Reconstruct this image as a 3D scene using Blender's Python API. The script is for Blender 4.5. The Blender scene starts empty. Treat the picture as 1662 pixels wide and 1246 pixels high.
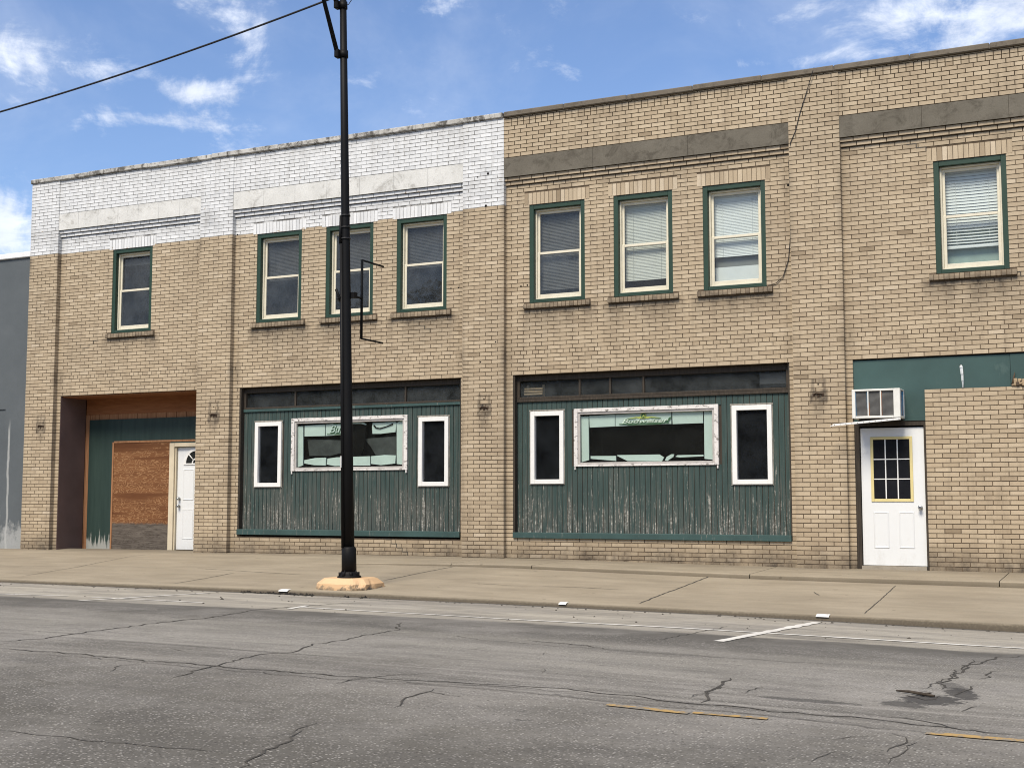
import bpy, bmesh, math, random
from mathutils import Vector, Matrix, noise as mnoise
random.seed(7)
sc = bpy.context.scene
COL = sc.collection
R = math.radians

# ------------------------------------------------------------------ camera
FPX, CAMZ, CAMY = 2104.2, 0.96, -19.745
YAW, PITCH = 0.44513, 0.09023
cam_d = bpy.data.cameras.new('camera')
cam_d.sensor_width = 36.0
cam_d.lens = 36.0 * FPX / 1662.0
cam_d.clip_start = 0.1
cam_d.clip_end = 4000
cam = bpy.data.objects.new('camera', cam_d)
COL.objects.link(cam)
cam.location = (0, CAMY, CAMZ)
cam.rotation_euler = (math.pi / 2 + PITCH, 0, YAW)
sc.camera = cam
_fwd = Vector((-math.sin(YAW) * math.cos(PITCH), math.cos(YAW) * math.cos(PITCH), math.sin(PITCH)))
_rt = Vector((math.cos(YAW), math.sin(YAW), 0))
_up = _rt.cross(_fwd)


def ray(px, py):
    return (_fwd + _rt * ((px - 831) / FPX) - _up * ((py - 623) / FPX)).normalized()


# ------------------------------------------------------------------ light
SUN_EL, SUN_AZ = R(52), R(183)      # azimuth from +y, clockwise: the sun stands behind thin cloud over the street
sc.view_settings.view_transform = 'Standard'
sc.view_settings.look = 'None'
sc.view_settings.gamma = 1.0
sc.view_settings.exposure = 1.25
sun_d = bpy.data.lights.new('sun', 'SUN')
sun_d.energy = 2.1
sun_d.angle = R(22)
sun_d.color = (1.0, 0.90, 0.75)
sun = bpy.data.objects.new('sun', sun_d)
COL.objects.link(sun)
_sd = Vector((math.sin(SUN_AZ) * math.cos(SUN_EL), math.cos(SUN_AZ) * math.cos(SUN_EL), math.sin(SUN_EL)))
sun.rotation_euler = _sd.to_track_quat('Z', 'Y').to_euler()
sun.location = (0, -30, 40)

SKY_STRENGTH = 0.070


class NT:
    """tiny node helper"""
    def __init__(self, tree):
        self.t = tree
        self.n = tree.nodes
        self.l = tree.links

    def node(self, typ, **kw):
        nd = self.n.new(typ)
        for k, v in kw.items():
            setattr(nd, k, v)
        return nd

    def put(self, sock, val):
        if val is None:
            return
        if hasattr(val, 'is_output') or hasattr(val, 'links'):
            self.l.new(val, sock)
        else:
            if hasattr(sock.default_value, '__len__') and not hasattr(val, '__len__'):
                val = [val] * len(sock.default_value)
            if hasattr(val, '__len__') and len(val) == 3 and len(sock.default_value) == 4:
                val = (*val, 1)
            sock.default_value = val

    def m(self, op, a, b=None, c=None, clamp=False):
        nd = self.node('ShaderNodeMath', operation=op, use_clamp=clamp)
        self.put(nd.inputs[0], a)
        self.put(nd.inputs[1], b)
        self.put(nd.inputs[2], c)
        return nd.outputs[0]

    def mix(self, fac, a, b, blend='MIX'):
        nd = self.node('ShaderNodeMix', data_type='RGBA', blend_type=blend)
        self.put(nd.inputs[0], fac)
        self.put(nd.inputs[6], a)
        self.put(nd.inputs[7], b)
        return nd.outputs[2]

    def step(self, v, lo, hi):
        nd = self.node('ShaderNodeMapRange', interpolation_type='SMOOTHSTEP')
        self.put(nd.inputs[0], v)
        nd.inputs[1].default_value = lo
        nd.inputs[2].default_value = hi
        return nd.outputs[0]

    def remap(self, v, a, b, c, d):
        nd = self.node('ShaderNodeMapRange')
        self.put(nd.inputs[0], v)
        for i, q in enumerate((a, b, c, d)):
            nd.inputs[1 + i].default_value = q
        return nd.outputs[0]

    def noise(self, vec, scale=5, detail=4, rough=.55, dist=0.0, dim='3D'):
        nd = self.node('ShaderNodeTexNoise', noise_dimensions=dim)
        if vec is not None:
            self.l.new(vec, nd.inputs['Vector'])
        nd.inputs['Scale'].default_value = scale
        nd.inputs['Detail'].default_value = detail
        nd.inputs['Roughness'].default_value = rough
        nd.inputs['Distortion'].default_value = dist
        return nd.outputs[0]

    def scale(self, vec, s):
        nd = self.node('ShaderNodeVectorMath', operation='MULTIPLY')
        self.l.new(vec, nd.inputs[0])
        nd.inputs[1].default_value = s
        return nd.outputs[0]

    def pos(self):
        return self.node('ShaderNodeNewGeometry').outputs['Position']

    def sep(self, vec):
        nd = self.node('ShaderNodeSeparateXYZ')
        self.l.new(vec, nd.inputs[0])
        return nd.outputs

    def comb(self, x, y, z):
        nd = self.node('ShaderNodeCombineXYZ')
        for i, v in enumerate((x, y, z)):
            self.put(nd.inputs[i], v)
        return nd.outputs[0]

    def attr(self, name):
        return self.node('ShaderNodeAttribute', attribute_name=name).outputs['Fac']


def make_world():
    w = bpy.data.worlds.new('World')
    sc.world = w
    w.use_nodes = True
    t = NT(w.node_tree)
    bg = w.node_tree.nodes['Background']
    sky = t.node('ShaderNodeTexSky', sky_type='NISHITA')
    sky.sun_disc = False
    sky.sun_elevation = SUN_EL
    sky.sun_rotation = SUN_AZ
    sky.altitude = 200
    sky.air_density = 1.0
    sky.dust_density = 0.6
    sky.ozone_density = 2.0
    d = t.node('ShaderNodeTexCoord').outputs['Generated']
    x, y, z = t.sep(d)
    az = t.m('ARCTAN2', x, y)
    el = t.m('ARCSINE', z)
    zz = t.m('ADD', t.m('MAXIMUM', z, 0.0), 0.12)
    plane = t.comb(t.m('DIVIDE', x, zz), t.m('DIVIDE', y, zz), 0.0)
    big = t.noise(plane, 1.1, 7, .62, .5)
    fine = t.noise(plane, 5.0, 8, .66, 0.8)
    ang = t.comb(t.m('MULTIPLY', az, 1.0), t.m('MULTIPLY', el, 1.35), 0.0)
    wisp = t.noise(ang, 13, 9, .64, .35)
    n = t.m('ADD', t.m('MULTIPLY', wisp, .72), t.m('MULTIPLY', fine, .28))
    # cumulus tufts and cirrus veils: azimuth, elevation (deg), half widths, weight
    puffs = [(-46.6, 18.0, 2.2, 1.0, .38), (-42.2, 17.9, 1.5, .7, .42), (-39.6, 17.3, 1.5, .5, .46),
             (-40.8, 16.1, 2.4, .45, .48), (-47.3, 11.2, 1.9, 1.2, .42), (-29.6, 18.75, 1.4, .5, .22),
             (-31.9, 18.1, 1.0, .4, .24), (-6.8, 20.2, 4.6, 1.3, .30), (-3.6, 19.5, 2.6, 1.1, .32), (-9.8, 18.7, 3.0, .35, .26), (-14.6, 18.7, 2.0, .3, .22),
             (-35.0, 19.9, 2.6, .7, .04), (-25.0, 18.6, 1.6, .3, .17), (-27.0, 19.2, 3.0, .4, .10), (-44.8, 15.6, 1.2, .4, .2)]
    tot = None
    for a0, e0, wa, we, k in puffs:
        u = t.m('DIVIDE', t.m('SUBTRACT', az, R(a0)), R(wa))
        v = t.m('DIVIDE', t.m('SUBTRACT', el, R(e0)), R(we))
        q = t.m('ADD', t.m('MULTIPLY', u, u), t.m('MULTIPLY', v, v))
        g = t.m('MULTIPLY', t.m('POWER', 2.718, t.m('MULTIPLY', q, -.8)), k)
        tot = g if tot is None else t.m('ADD', tot, g)
    front = t.step(y, -.1, .35)
    other = t.m('MULTIPLY', t.m('SUBTRACT', 1.0, front), t.m('ADD', t.m('MULTIPLY', big, .8), -.12))
    dens = t.m('ADD', t.m('ADD', t.m('MULTIPLY', tot, .82), other), t.m('MULTIPLY', t.m('SUBTRACT', n, .5), 2.1))
    veil = t.m('MULTIPLY', t.step(t.noise(ang, 5, 6, .6, .3), .42, .75), .20)
    cov = t.m('ADD', t.m('MULTIPLY', t.step(dens, .12, .56), .80), veil, clamp=True)
    bw = t.node('ShaderNodeRGBToBW')
    tint = t.mix(1.0, sky.outputs[0], (0.86, 0.90, 1.02), 'MULTIPLY')
    t.l.new(tint, bw.inputs[0])
    cloud = t.mix(1.0, (6.3, 6.6, 7.2), t.remap(fine, .3, .7, .86, 1.1), 'MULTIPLY')
    t.l.new(t.mix(cov, tint, cloud), bg.inputs[0])
    bg.inputs[1].default_value = SKY_STRENGTH


make_world()
sc.render.engine = 'CYCLES'
sc.cycles.use_denoising = True
sc.cycles.pixel_filter_type = 'BLACKMAN_HARRIS'
sc.cycles.filter_width = 1.05
sc.cycles.max_bounces = 7
sc.cycles.transparent_max_bounces = 12
sc.cycles.sample_clamp_indirect = 6

# ------------------------------------------------------------------ mesh helpers


class MB:
    def __init__(self):
        self.v, self.f, self.mi, self.tint, self.stain, self.smooth = [], [], [], [], [], []

    def vert(self, p, tint=.5, stain=0.0):
        self.v.append(tuple(p))
        self.tint.append(tint)
        self.stain.append(stain)
        return len(self.v) - 1

    def face(self, idx, mi=0, smooth=False):
        self.f.append(tuple(idx))
        self.mi.append(mi)
        self.smooth.append(smooth)

    def poly(self, pts, mi=0, tint=.5, stain=0):
        self.face([self.vert(p, tint, stain) for p in pts], mi)

    def box(self, x0, x1, y0, y1, z0, z1, mi=0, tint=.5, stain=0.0, skip=''):
        c = [(x0, y0, z0), (x1, y0, z0), (x1, y1, z0), (x0, y1, z0), (x0, y0, z1), (x1, y0, z1), (x1, y1, z1), (x0, y1, z1)]
        i = [self.vert(p, tint, stain) for p in c]
        F = {'b': (0, 3, 2, 1), 't': (4, 5, 6, 7), 'f': (0, 1, 5, 4), 'k': (2, 3, 7, 6), 'l': (3, 0, 4, 7), 'r': (1, 2, 6, 5)}
        for k, q in F.items():
            if k not in skip:
                self.face([i[j] for j in q], mi)

    def bevbox(self, x0, x1, y0, y1, z0, z1, b=.01, mi=0, tint=.5, stain=0.0):
        """box with chamfered edges on every side"""
        bm = bmesh.new()
        bmesh.ops.create_cube(bm, size=1)
        for q in bm.verts:
            q.co = Vector(((x0 + x1) / 2 + q.co.x * (x1 - x0), (y0 + y1) / 2 + q.co.y * (y1 - y0), (z0 + z1) / 2 + q.co.z * (z1 - z0)))
        b = min(b, .45 * min(x1 - x0, y1 - y0, z1 - z0))
        bmesh.ops.bevel(bm, geom=list(bm.edges), offset=b, segments=1, affect='EDGES')
        self.add_bm(bm, mi, tint, stain)

    def add_bm(self, bm, mi=0, tint=.5, stain=0.0, smooth=False):
        base = len(self.v)
        bm.verts.index_update()
        for q in bm.verts:
            self.vert(q.co, tint, stain)
        for fc in bm.faces:
            self.face([base + q.index for q in fc.verts], mi, smooth)
        bm.free()

    def tube(self, path, rad, n=8, mi=0, cap=True, tint=.5):
        path = [Vector(p) for p in path]
        rads = rad if isinstance(rad, (list, tuple)) else [rad] * len(path)
        rings = []
        prev = None
        for k, p in enumerate(path):
            d = (path[min(k + 1, len(path) - 1)] - path[max(k - 1, 0)]).normalized()
            if prev is None:
                a = d.orthogonal().normalized()
            else:
                a = (prev - d * prev.dot(d)).normalized()
            prev = a
            b = d.cross(a)
            rings.append([self.vert(p + (a * math.cos(2 * math.pi * j / n) + b * math.sin(2 * math.pi * j / n)) * rads[k], tint) for j in range(n)])
        for k in range(len(rings) - 1):
            for j in range(n):
                self.face([rings[k][j], rings[k][(j + 1) % n], rings[k + 1][(j + 1) % n], rings[k + 1][j]], mi, True)
        if cap:
            self.face(rings[0][::-1], mi)
            self.face(rings[-1], mi)

    def disc(self, c, axis, r, th, n=20, mi=0):
        c = Vector(c)
        a = Vector(axis).normalized()
        self.tube([c, c + a * th], r, n, mi)

    def build(self, name, mats, parent=None):
        me = bpy.data.meshes.new(name)
        off = Vector((0, 0, 0))
        q = parent
        while q is not None:
            off += q.location
            q = q.parent
        me.from_pydata([Vector(p) - off for p in self.v], [], self.f)
        mats = mats if isinstance(mats, (list, tuple)) else [mats]
        for m_ in mats:
            me.materials.append(m_)
        me.polygons.foreach_set('material_index', self.mi)
        me.polygons.foreach_set('use_smooth', self.smooth)
        if any(t != .5 for t in self.tint):
            at = me.attributes.new('tint', 'FLOAT', 'POINT')
            at.data.foreach_set('value', self.tint)
        if any(self.stain):
            at = me.attributes.new('stain', 'FLOAT', 'POINT')
            at.data.foreach_set('value', self.stain)
        me.update()
        o = bpy.data.objects.new(name, me)
        COL.objects.link(o)
        if parent is not None:
            o.parent = parent
        return o


def thing(name, label, cat, loc, group=None):
    o = bpy.data.objects.new(name, None)
    COL.objects.link(o)
    o.location = loc
    return tag(o, label, cat, group)


def tag(o, label, cat, group=None):
    o['label'] = label
    o['category'] = cat
    if group:
        o['group'] = group
    return o


def struct(o):
    o['kind'] = 'structure'
    return o


def pickup(o, loc):
    """give a one-mesh thing its own origin"""
    d = Vector(loc)
    for q in o.data.vertices:
        q.co -= d
    o.location = d
    return o


# ------------------------------------------------------------------ materials
def mat(name, rough=.8, spec=.3, metal=0.0):
    m = bpy.data.materials.new(name)
    m.use_nodes = True
    t = NT(m.node_tree)
    b = m.node_tree.nodes['Principled BSDF']
    b.inputs['Roughness'].default_value = rough
    b.inputs['Specular IOR Level'].default_value = spec
    b.inputs['Metallic'].default_value = metal
    return m, t, b


def bump(t, b, h, strength=.3, dist=.01):
    nd = t.node('ShaderNodeBump')
    nd.inputs['Strength'].default_value = strength
    nd.inputs['Distance'].default_value = dist
    t.l.new(h, nd.inputs['Height'])
    t.l.new(nd.outputs[0], b.inputs['Normal'])


def ramp(t, fac, stops):
    nd = t.node('ShaderNodeValToRGB')
    cr = nd.color_ramp
    while len(cr.elements) < len(stops):
        cr.elements.new(.5)
    for e, (p, c) in zip(cr.elements, stops):
        e.position = p
        e.color = (*c, 1)
    t.l.new(fac, nd.inputs[0])
    return nd.outputs[0]


def simple(name, col, rough=.6, spec=.4, var=.12, scale=8, metal=0.0, bumps=0.0):
    m, t, b = mat(name, rough, spec, metal)
    p = t.pos()
    n = t.noise(p, scale, 6, .6)
    c = t.mix(t.remap(n, .25, .75, 0, 1), [q * (1 - var) for q in col], [min(1, q * (1 + var)) for q in col])
    t.l.new(c, b.inputs['Base Color'])
    if bumps:
        bump(t, b, t.noise(p, scale * 6, 5, .6), bumps, .006)
    return m


def srgb(r, g, b):
    f = lambda c: (c / 255 / 12.92) if c / 255 <= .04045 else ((c / 255 + .055) / 1.055) ** 2.4
    return (f(r), f(g), f(b))


M = {}


def brick_mat():
    m, t, b = mat('tan_brick', .85, .2)
    p = t.pos()
    tint = t.attr('tint')
    c = ramp(t, tint, [(0, (.260, .201, .133)), (.2, (.382, .304, .209)), (.55, (.457, .371, .258)), (.85, (.512, .423, .302)), (1, (.568, .480, .357))])
    n = t.noise(p, 60, 4, .7)
    c = t.mix(t.remap(n, .3, .75, 0, .32), c, (.22, .175, .118))
    big = t.noise(p, .9, 6, .65)
    c = t.mix(t.remap(big, .42, .72, 0, .30), c, (.21, .170, .125))
    x, y, z = t.sep(p)
    run = t.noise(t.scale(p, (5.5, 5.5, .55)), 1.0, 6, .7)
    c = t.mix(t.remap(run, .52, .78, 0, .42), c, (.15, .120, .088))
    lime = t.step(t.noise(p, 9, 6, .75), .66, .74)
    c = t.mix(t.m('MULTIPLY', lime, .35), c, (.60, .54, .44))
    st = t.m('MULTIPLY', t.attr('stain'), t.remap(t.noise(p, 14, 5, .65), .25, .7, .55, 1.25), clamp=True)
    c = t.mix(st, c, (.052, .043, .035))
    t.l.new(c, b.inputs['Base Color'])
    bump(t, b, n, .35, .004)
    return m


def mortar_mat():
    m, t, b = mat('brown_mortar', .95, .1)
    p = t.pos()
    n = t.noise(p, 3, 6, .7)
    x, y, z = t.sep(p)
    c = t.mix(t.remap(n, .3, .7, 0, 1), (.078, .057, .039), (.165, .127, .090))
    c = t.mix(t.m('MULTIPLY', t.step(z, 5.9, 6.6), t.step(x, -9.56, -9.54)), c, (.045, .032, .020))
    t.l.new(c, b.inputs['Base Color'])
    return m


def white_brick_mat():
    m, t, b = mat('white_painted_brick', .6, .3)
    p = t.pos()
    tint = t.attr('tint')
    c = ramp(t, tint, [(0, (.51, .522, .53)), (.35, (.60, .612, .617)), (1, (.69, .70, .704))])
    n = t.noise(p, 26, 6, .72)
    c = t.mix(t.remap(n, .52, .78, 0, .45), c, (.44, .44, .42))
    streak = t.noise(t.scale(p, (6, 6, .9)), 1.6, 6, .65)
    c = t.mix(t.remap(streak, .48, .75, 0, .55), c, (.40, .395, .375))
    x, y, z = t.sep(p)
    peel = t.m('ADD', t.noise(t.scale(p, (2.5, 2.5, 4)), 2.2, 8, .78), t.m('MULTIPLY', t.m('MULTIPLY', t.step(z, 6.30, 6.36), t.m('SUBTRACT', 1.0, t.step(z, 6.50, 6.54))), .05))
    peel = t.m('ADD', peel, t.m('MULTIPLY', t.m('SUBTRACT', 1.0, t.step(z, 5.99, 6.08)), .10))
    c = t.mix(t.step(peel, .665, .69), c, (.36, .275, .175))
    st = t.m('MULTIPLY', t.attr('stain'), t.remap(n, .3, .7, .6, 1.2), clamp=True)
    c = t.mix(st, c, (.16, .15, .14))
    t.l.new(c, b.inputs['Base Color'])
    bump(t, b, n, .3, .004)
    return m


def white_mortar_mat():
    m, t, b = mat('white_painted_mortar', .8, .2)
    p = t.pos()
    x, y, z = t.sep(p)
    n = t.noise(t.scale(p, (1, 1, 2.2)), 2.6, 7, .75)
    k = t.m('ADD', n, t.m('MULTIPLY', t.m('MULTIPLY', t.step(z, 6.30, 6.34), t.m('SUBTRACT', 1.0, t.step(z, 6.50, 6.54))), .2))
    c = t.mix(t.step(k, .38, .56), (.52, .52, .51), (.09, .085, .078))
    t.l.new(c, b.inputs['Base Color'])
    return m


def concrete_mat(name, a, bcol, dark, amount=.5, sc_=3.0, rough=.9, edge=(.5, .72)):
    m, t, b = mat(name, rough, .2)
    p = t.pos()
    n = t.noise(p, sc_, 8, .65)
    n2 = t.noise(p, sc_ * 22, 4, .7)
    c = t.mix(t.remap(n, .3, .7, 0, 1), a, bcol)
    c = t.mix(t.m('MULTIPLY', t.step(t.noise(p, sc_ * 1.7, 8, .75, .6), *edge), amount), c, dark)
    c = t.mix(t.remap(n2, .35, .75, 0, .3), c, [q * .5 for q in a])
    st = t.m('MULTIPLY', t.attr('stain'), t.remap(n2, .3, .7, .6, 1.2), clamp=True)
    c = t.mix(st, c, dark)
    t.l.new(c, b.inputs['Base Color'])
    bump(t, b, n2, .35, .006)
    return m


def siding_mat():
    """green paint flaking off vertical boards, more towards the foot"""
    m, t, b = mat('flaking_green_boards', .75, .25)
    p = t.pos()
    x, y, z = t.sep(p)
    tint = t.attr('tint')
    off = t.comb(t.m('MULTIPLY', tint, 37.0), 0.0, t.m('MULTIPLY', tint, 11.0))
    nd = t.node('ShaderNodeVectorMath', operation='ADD')
    t.l.new(p, nd.inputs[0])
    t.l.new(off, nd.inputs[1])
    pv = nd.outputs[0]
    fib = t.noise(t.scale(pv, (42, 42, 1.5)), 1.0, 7, .70, .5)
    blot = t.m('ADD', t.m('MULTIPLY', t.noise(t.scale(pv, (2.0, 2.0, .8)), 1.0, 4, .6), .55), t.m('MULTIPLY', t.noise(t.scale(p, (1.6, 1.6, 1.2)), 1.0, 4, .6), .45))
    low = t.remap(z, .45, 2.2, .085, -.03)
    left = t.m('SUBTRACT', 1.0, t.step(x, -10.3, -9.5))
    fine = t.noise(t.scale(pv, (62, 62, 2.6)), 1.0, 7, .72, .6)
    k = t.m('ADD', t.m('ADD', t.m('MULTIPLY', fib, .62), t.m('MULTIPLY', blot, .42)), t.m('MULTIPLY', low, .8))
    k = t.m('ADD', k, t.m('MULTIPLY', left, .05))
    wear = t.step(k, .54, .66)
    kp = t.m('ADD', t.m('ADD', t.m('MULTIPLY', fine, .80), t.m('MULTIPLY', blot, .34)), t.m('ADD', low, -.045))
    pale = t.step(kp, .63, .68)
    g = t.mix(t.remap(blot, .3, .7, 0, 1), (.023, .044, .042), (.040, .069, .064))
    g = t.mix(t.remap(fib, .4, .7, 0, .55), g, (.070, .092, .083))
    wood = t.mix(t.noise(t.scale(pv, (60, 60, 3)), 1.0, 5, .7), (.056, .058, .052), (.108, .106, .095))
    c = t.mix(t.m('MULTIPLY', wear, .62), g, wood)
    c = t.mix(t.m('MULTIPLY', pale, .8), c, t.mix(t.step(t.noise(p, 30, 3, .6), .40, .66), (.14, .13, .112), (.46, .445, .40)))
    t.l.new(c, b.inputs['Base Color'])
    bump(t, b, k, .5, .006)
    return m


def paint_worn(name, col, chip, amt=.5, scale=6, stretch=(1, 1, 1), rough=.6, var=.15):
    m, t, b = mat(name, rough, .35)
    p = t.pos()
    n = t.noise(t.scale(p, stretch), scale, 8, .72)
    n2 = t.noise(p, scale * .4, 5, .6)
    c = t.mix(t.remap(n2, .3, .7, 0, 1), [q * (1 - var) for q in col], [min(1, q * (1 + var)) for q in col])
    c = t.mix(t.step(n, 1 - amt, 1 - amt + .1), c, chip)
    t.l.new(c, b.inputs['Base Color'])
    bump(t, b, n, .3, .004)
    return m


def plywood_mat():
    m, t, b = mat('bare_plywood', .8, .2)
    p = t.pos()
    x, y, z = t.sep(p)
    band = t.noise(t.scale(p, (.25, 1, 5.0)), 1.6, 3, .5)
    fib = t.noise(t.scale(p, (5, 5, 60)), 1.0, 5, .6)
    warp = t.noise(t.scale(p, (3.2, 3.2, 9)), 1.0, 2, .5)
    rings = t.m('SINE', t.m('ADD', t.m('MULTIPLY', warp, 60.0), t.m('MULTIPLY', z, 34.0)))
    fig = t.m('MULTIPLY', t.step(rings, .35, .9), t.step(band, .42, .52))
    c = t.mix(t.remap(band, .35, .65, 0, 1), (.125, .050, .020), (.205, .092, .038))
    c = t.mix(t.remap(fib, .3, .7, 0, .45), c, (.075, .028, .012))
    c = t.mix(t.m('MULTIPLY', fig, .8), c, (.30, .165, .08))
    c = t.mix(t.step(t.noise(p, 7, 4, .6), .66, .74), c, (.10, .05, .025))
    grey = t.m('SUBTRACT', 1.0, t.step(t.m('ADD', z, t.m('MULTIPLY', t.noise(t.scale(p, (9, 1, 2)), 1, 4, .6), .10)), .54, .60))
    gcol = t.mix(t.m('ADD', t.m('MULTIPLY', fig, .3), t.remap(fib, .35, .65, 0, .8), clamp=True), (.14, .12, .10), (.055, .045, .037))
    c = t.mix(grey, c, gcol)
    t.l.new(c, b.inputs['Base Color'])
    bump(t, b, fib, .3, .004)
    return m


def wood_mat(name, a, bcol, scale=(40, 40, 3), rough=.75):
    m, t, b = mat(name, rough, .25)
    p = t.pos()
    n = t.noise(t.scale(p, scale), 1, 6, .65, .4)
    c = t.mix(t.remap(n, .3, .7, 0, 1), a, bcol)
    t.l.new(c, b.inputs['Base Color'])
    bump(t, b, n, .3, .004)
    return m


def glass_mat(name, tint=(.75, .8, .8), dirt_sheen=.05, dirt_sheen_col=(.25, .26, .27), rough=.015, ior=1.5, wav=.0):
    m = bpy.data.materials.new(name)
    m.use_nodes = True
    t = NT(m.node_tree)
    m.node_tree.nodes.remove(m.node_tree.nodes['Principled BSDF'])
    out = m.node_tree.nodes['Material Output']
    tr = t.node('ShaderNodeBsdfTransparent')
    tr.inputs[0].default_value = (*tint, 1)
    gl = t.node('ShaderNodeBsdfGlossy')
    gl.inputs['Roughness'].default_value = rough
    p = t.pos()
    if wav:
        nd = t.node('ShaderNodeBump')
        nd.inputs['Strength'].default_value = wav
        nd.inputs['Distance'].default_value = .02
        t.l.new(t.noise(p, 1.6, 3, .5), nd.inputs['Height'])
        t.l.new(nd.outputs[0], gl.inputs['Normal'])
    geo = t.node('ShaderNodeNewGeometry')
    dp = t.node('ShaderNodeVectorMath', operation='DOT_PRODUCT')
    t.l.new(geo.outputs['Incoming'], dp.inputs[0])
    t.l.new(geo.outputs['Normal'], dp.inputs[1])
    f1 = t.m('POWER', t.m('SUBTRACT', 1.0, t.m('ABSOLUTE', dp.outputs['Value'])), 5.0)
    fr = t.m('ADD', .045, t.m('MULTIPLY', f1, .955))
    mx = t.node('ShaderNodeMixShader')
    t.l.new(t.m('MULTIPLY', fr, .9, clamp=True), mx.inputs[0])
    t.l.new(tr.outputs[0], mx.inputs[1])
    t.l.new(gl.outputs[0], mx.inputs[2])
    df = t.node('ShaderNodeBsdfDiffuse')
    df.inputs[0].default_value = (*dirt_sheen_col, 1)  # film colour: dirt, plus reflection painted in on the upper panes
    m2 = t.node('ShaderNodeMixShader')
    t.l.new(t.m('MULTIPLY', t.remap(t.noise(p, 3.5, 6, .65), .3, .75, .4, 1.5), dirt_sheen, clamp=True), m2.inputs[0])
    t.l.new(mx.outputs[0], m2.inputs[1])
    t.l.new(df.outputs[0], m2.inputs[2])
    t.l.new(m2.outputs[0], out.inputs[0])
    return m


HOLES = [(-1.20, -11.05, .21, .26, -.1, .85), (-1.06, -10.62, .12, .32, .25, .8), (-1.32, -11.35, .16, .16, 0, .7), (-1.85, -11.55, .40, .07, 0, .6), (-1.15, -10.3, .10, .25, .3, .5)]


def asphalt_mat():
    m, t, b = mat('worn_asphalt', 1.0, .08)
    p = t.pos()
    x, y, z = t.sep(p)
    wob = t.m('MULTIPLY', t.m('SUBTRACT', t.noise(p, .55, 5, .6), .5), .55)
    wob2 = t.m('MULTIPLY', t.m('SUBTRACT', t.noise(p, 4.5, 4, .6), .5), .12)
    Y = t.m('ADD', t.m('ADD', t.m('ADD', y, 19.745), wob), wob2)
    # strips laid along the street: smooth concrete gutter, dark overlay joint, coarse lane, crack filled centre, darker near lane
    c = ramp(t, t.remap(Y, 0, 15, 0, 1), [
        (0.0, (.118, .111, .097)), (.36, (.112, .105, .091)), (.43, (.130, .122, .106)), (.485, (.190, .178, .156)),
        (.55, (.198, .186, .162)), (.60, (.270, .255, .222)), (.68, (.232, .219, .191)), (.712, (.195, .184, .160)),
        (.735, (.120, .113, .100)), (.808, (.112, .106, .094)), (.816, (.35, .322, .268)), (.90, (.40, .368, .305)), (.97, (.37, .338, .280)), (1.0, (.18, .162, .132))])
    coarse = t.m('SUBTRACT', 1.0, t.step(Y, 11.4, 11.9))
    streak = t.noise(t.scale(p, (.35, 3.0, 1)), 1.0, 7, .65)
    c = t.mix(t.remap(streak, .35, .68, 0, .55), c, (.112, .106, .097))
    patch = t.noise(p, .8, 7, .68)
    c = t.mix(t.remap(patch, .45, .70, 0, .55), c, (.29, .274, .248))
    seamz = t.m('MULTIPLY', t.step(Y, 7.0, 7.5), t.m('SUBTRACT', 1.0, t.step(Y, 8.6, 9.3)))
    seam = t.noise(t.scale(p, (.22, 9.0, 1)), 1.0, 5, .6)
    c = t.mix(t.m('MULTIPLY', seamz, t.remap(seam, .52, .70, 0, .55)), c, (.32, .30, .268))
    c = t.mix(t.m('MULTIPLY', seamz, t.m('MULTIPLY', t.m('SUBTRACT', 1.0, t.step(seam, .32, .42)), .6)), c, (.085, .08, .072))
    blotch = t.noise(t.scale(p, (.6, 1.5, 1)), 1.4, 8, .75)
    c = t.mix(t.remap(blotch, .48, .70, 0, .6), c, (.095, .09, .082))
    vor = t.node('ShaderNodeTexVoronoi', feature='F1')
    t.l.new(t.scale(p, (1, 1, 1)), vor.inputs['Vector'])
    vor.inputs['Scale'].default_value = 54
    rnd = t.sep(vor.outputs['Color'])[0]
    stone = t.m('MULTIPLY', t.step(rnd, .32, 1.0), t.m('SUBTRACT', 1.0, t.step(vor.outputs['Distance'], .25, .5)))
    c = t.mix(t.m('MULTIPLY', t.m('MULTIPLY', stone, coarse), t.remap(t.noise(p, 1.7, 5, .7), .35, .65, .30, .62)), c, (.50, .475, .43))
    pit = t.step(t.noise(p, 55, 3, .6), .55, .72)
    c = t.mix(t.m('MULTIPLY', pit, t.m('ADD', t.m('MULTIPLY', coarse, .60), .14)), c, (.050, .047, .043))
    spots = t.step(t.noise(t.scale(p, (1, 1.6, 1)), 5.5, 3, .5), .71, .77)
    c = t.mix(t.m('MULTIPLY', spots, .5), c, (.055, .053, .051))
    # broken out hollow with a dark bottom, and worn tar patches
    jag = t.m('ADD', t.m('MULTIPLY', t.m('SUBTRACT', t.noise(p, 6, 6, .7), .5), 1.5), t.m('MULTIPLY', t.m('SUBTRACT', t.noise(p, 24, 4, .6), .5), .7))
    for hx, hy, rx, ry, sh, dk in HOLES:
        ux = t.m('DIVIDE', t.m('ADD', t.m('SUBTRACT', x, hx), t.m('MULTIPLY', t.m('SUBTRACT', y, hy), sh)), rx)
        uy = t.m('DIVIDE', t.m('SUBTRACT', y, hy), ry)
        q = t.m('ADD', t.m('SQRT', t.m('ADD', t.m('MULTIPLY', ux, ux), t.m('MULTIPLY', uy, uy))), jag)
        c = t.mix(t.m('MULTIPLY', t.m('SUBTRACT', 1.0, t.step(q, .75, 1.0)), dk), c, (.050, .048, .046))
    st = t.attr('stain')
    c = t.mix(st, c, (.040, .037, .033))
    t.l.new(c, b.inputs['Base Color'])
    bump(t, b, t.m('ADD', stone, t.m('MULTIPLY', pit, -.6)), .55, .008)
    return m


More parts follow.
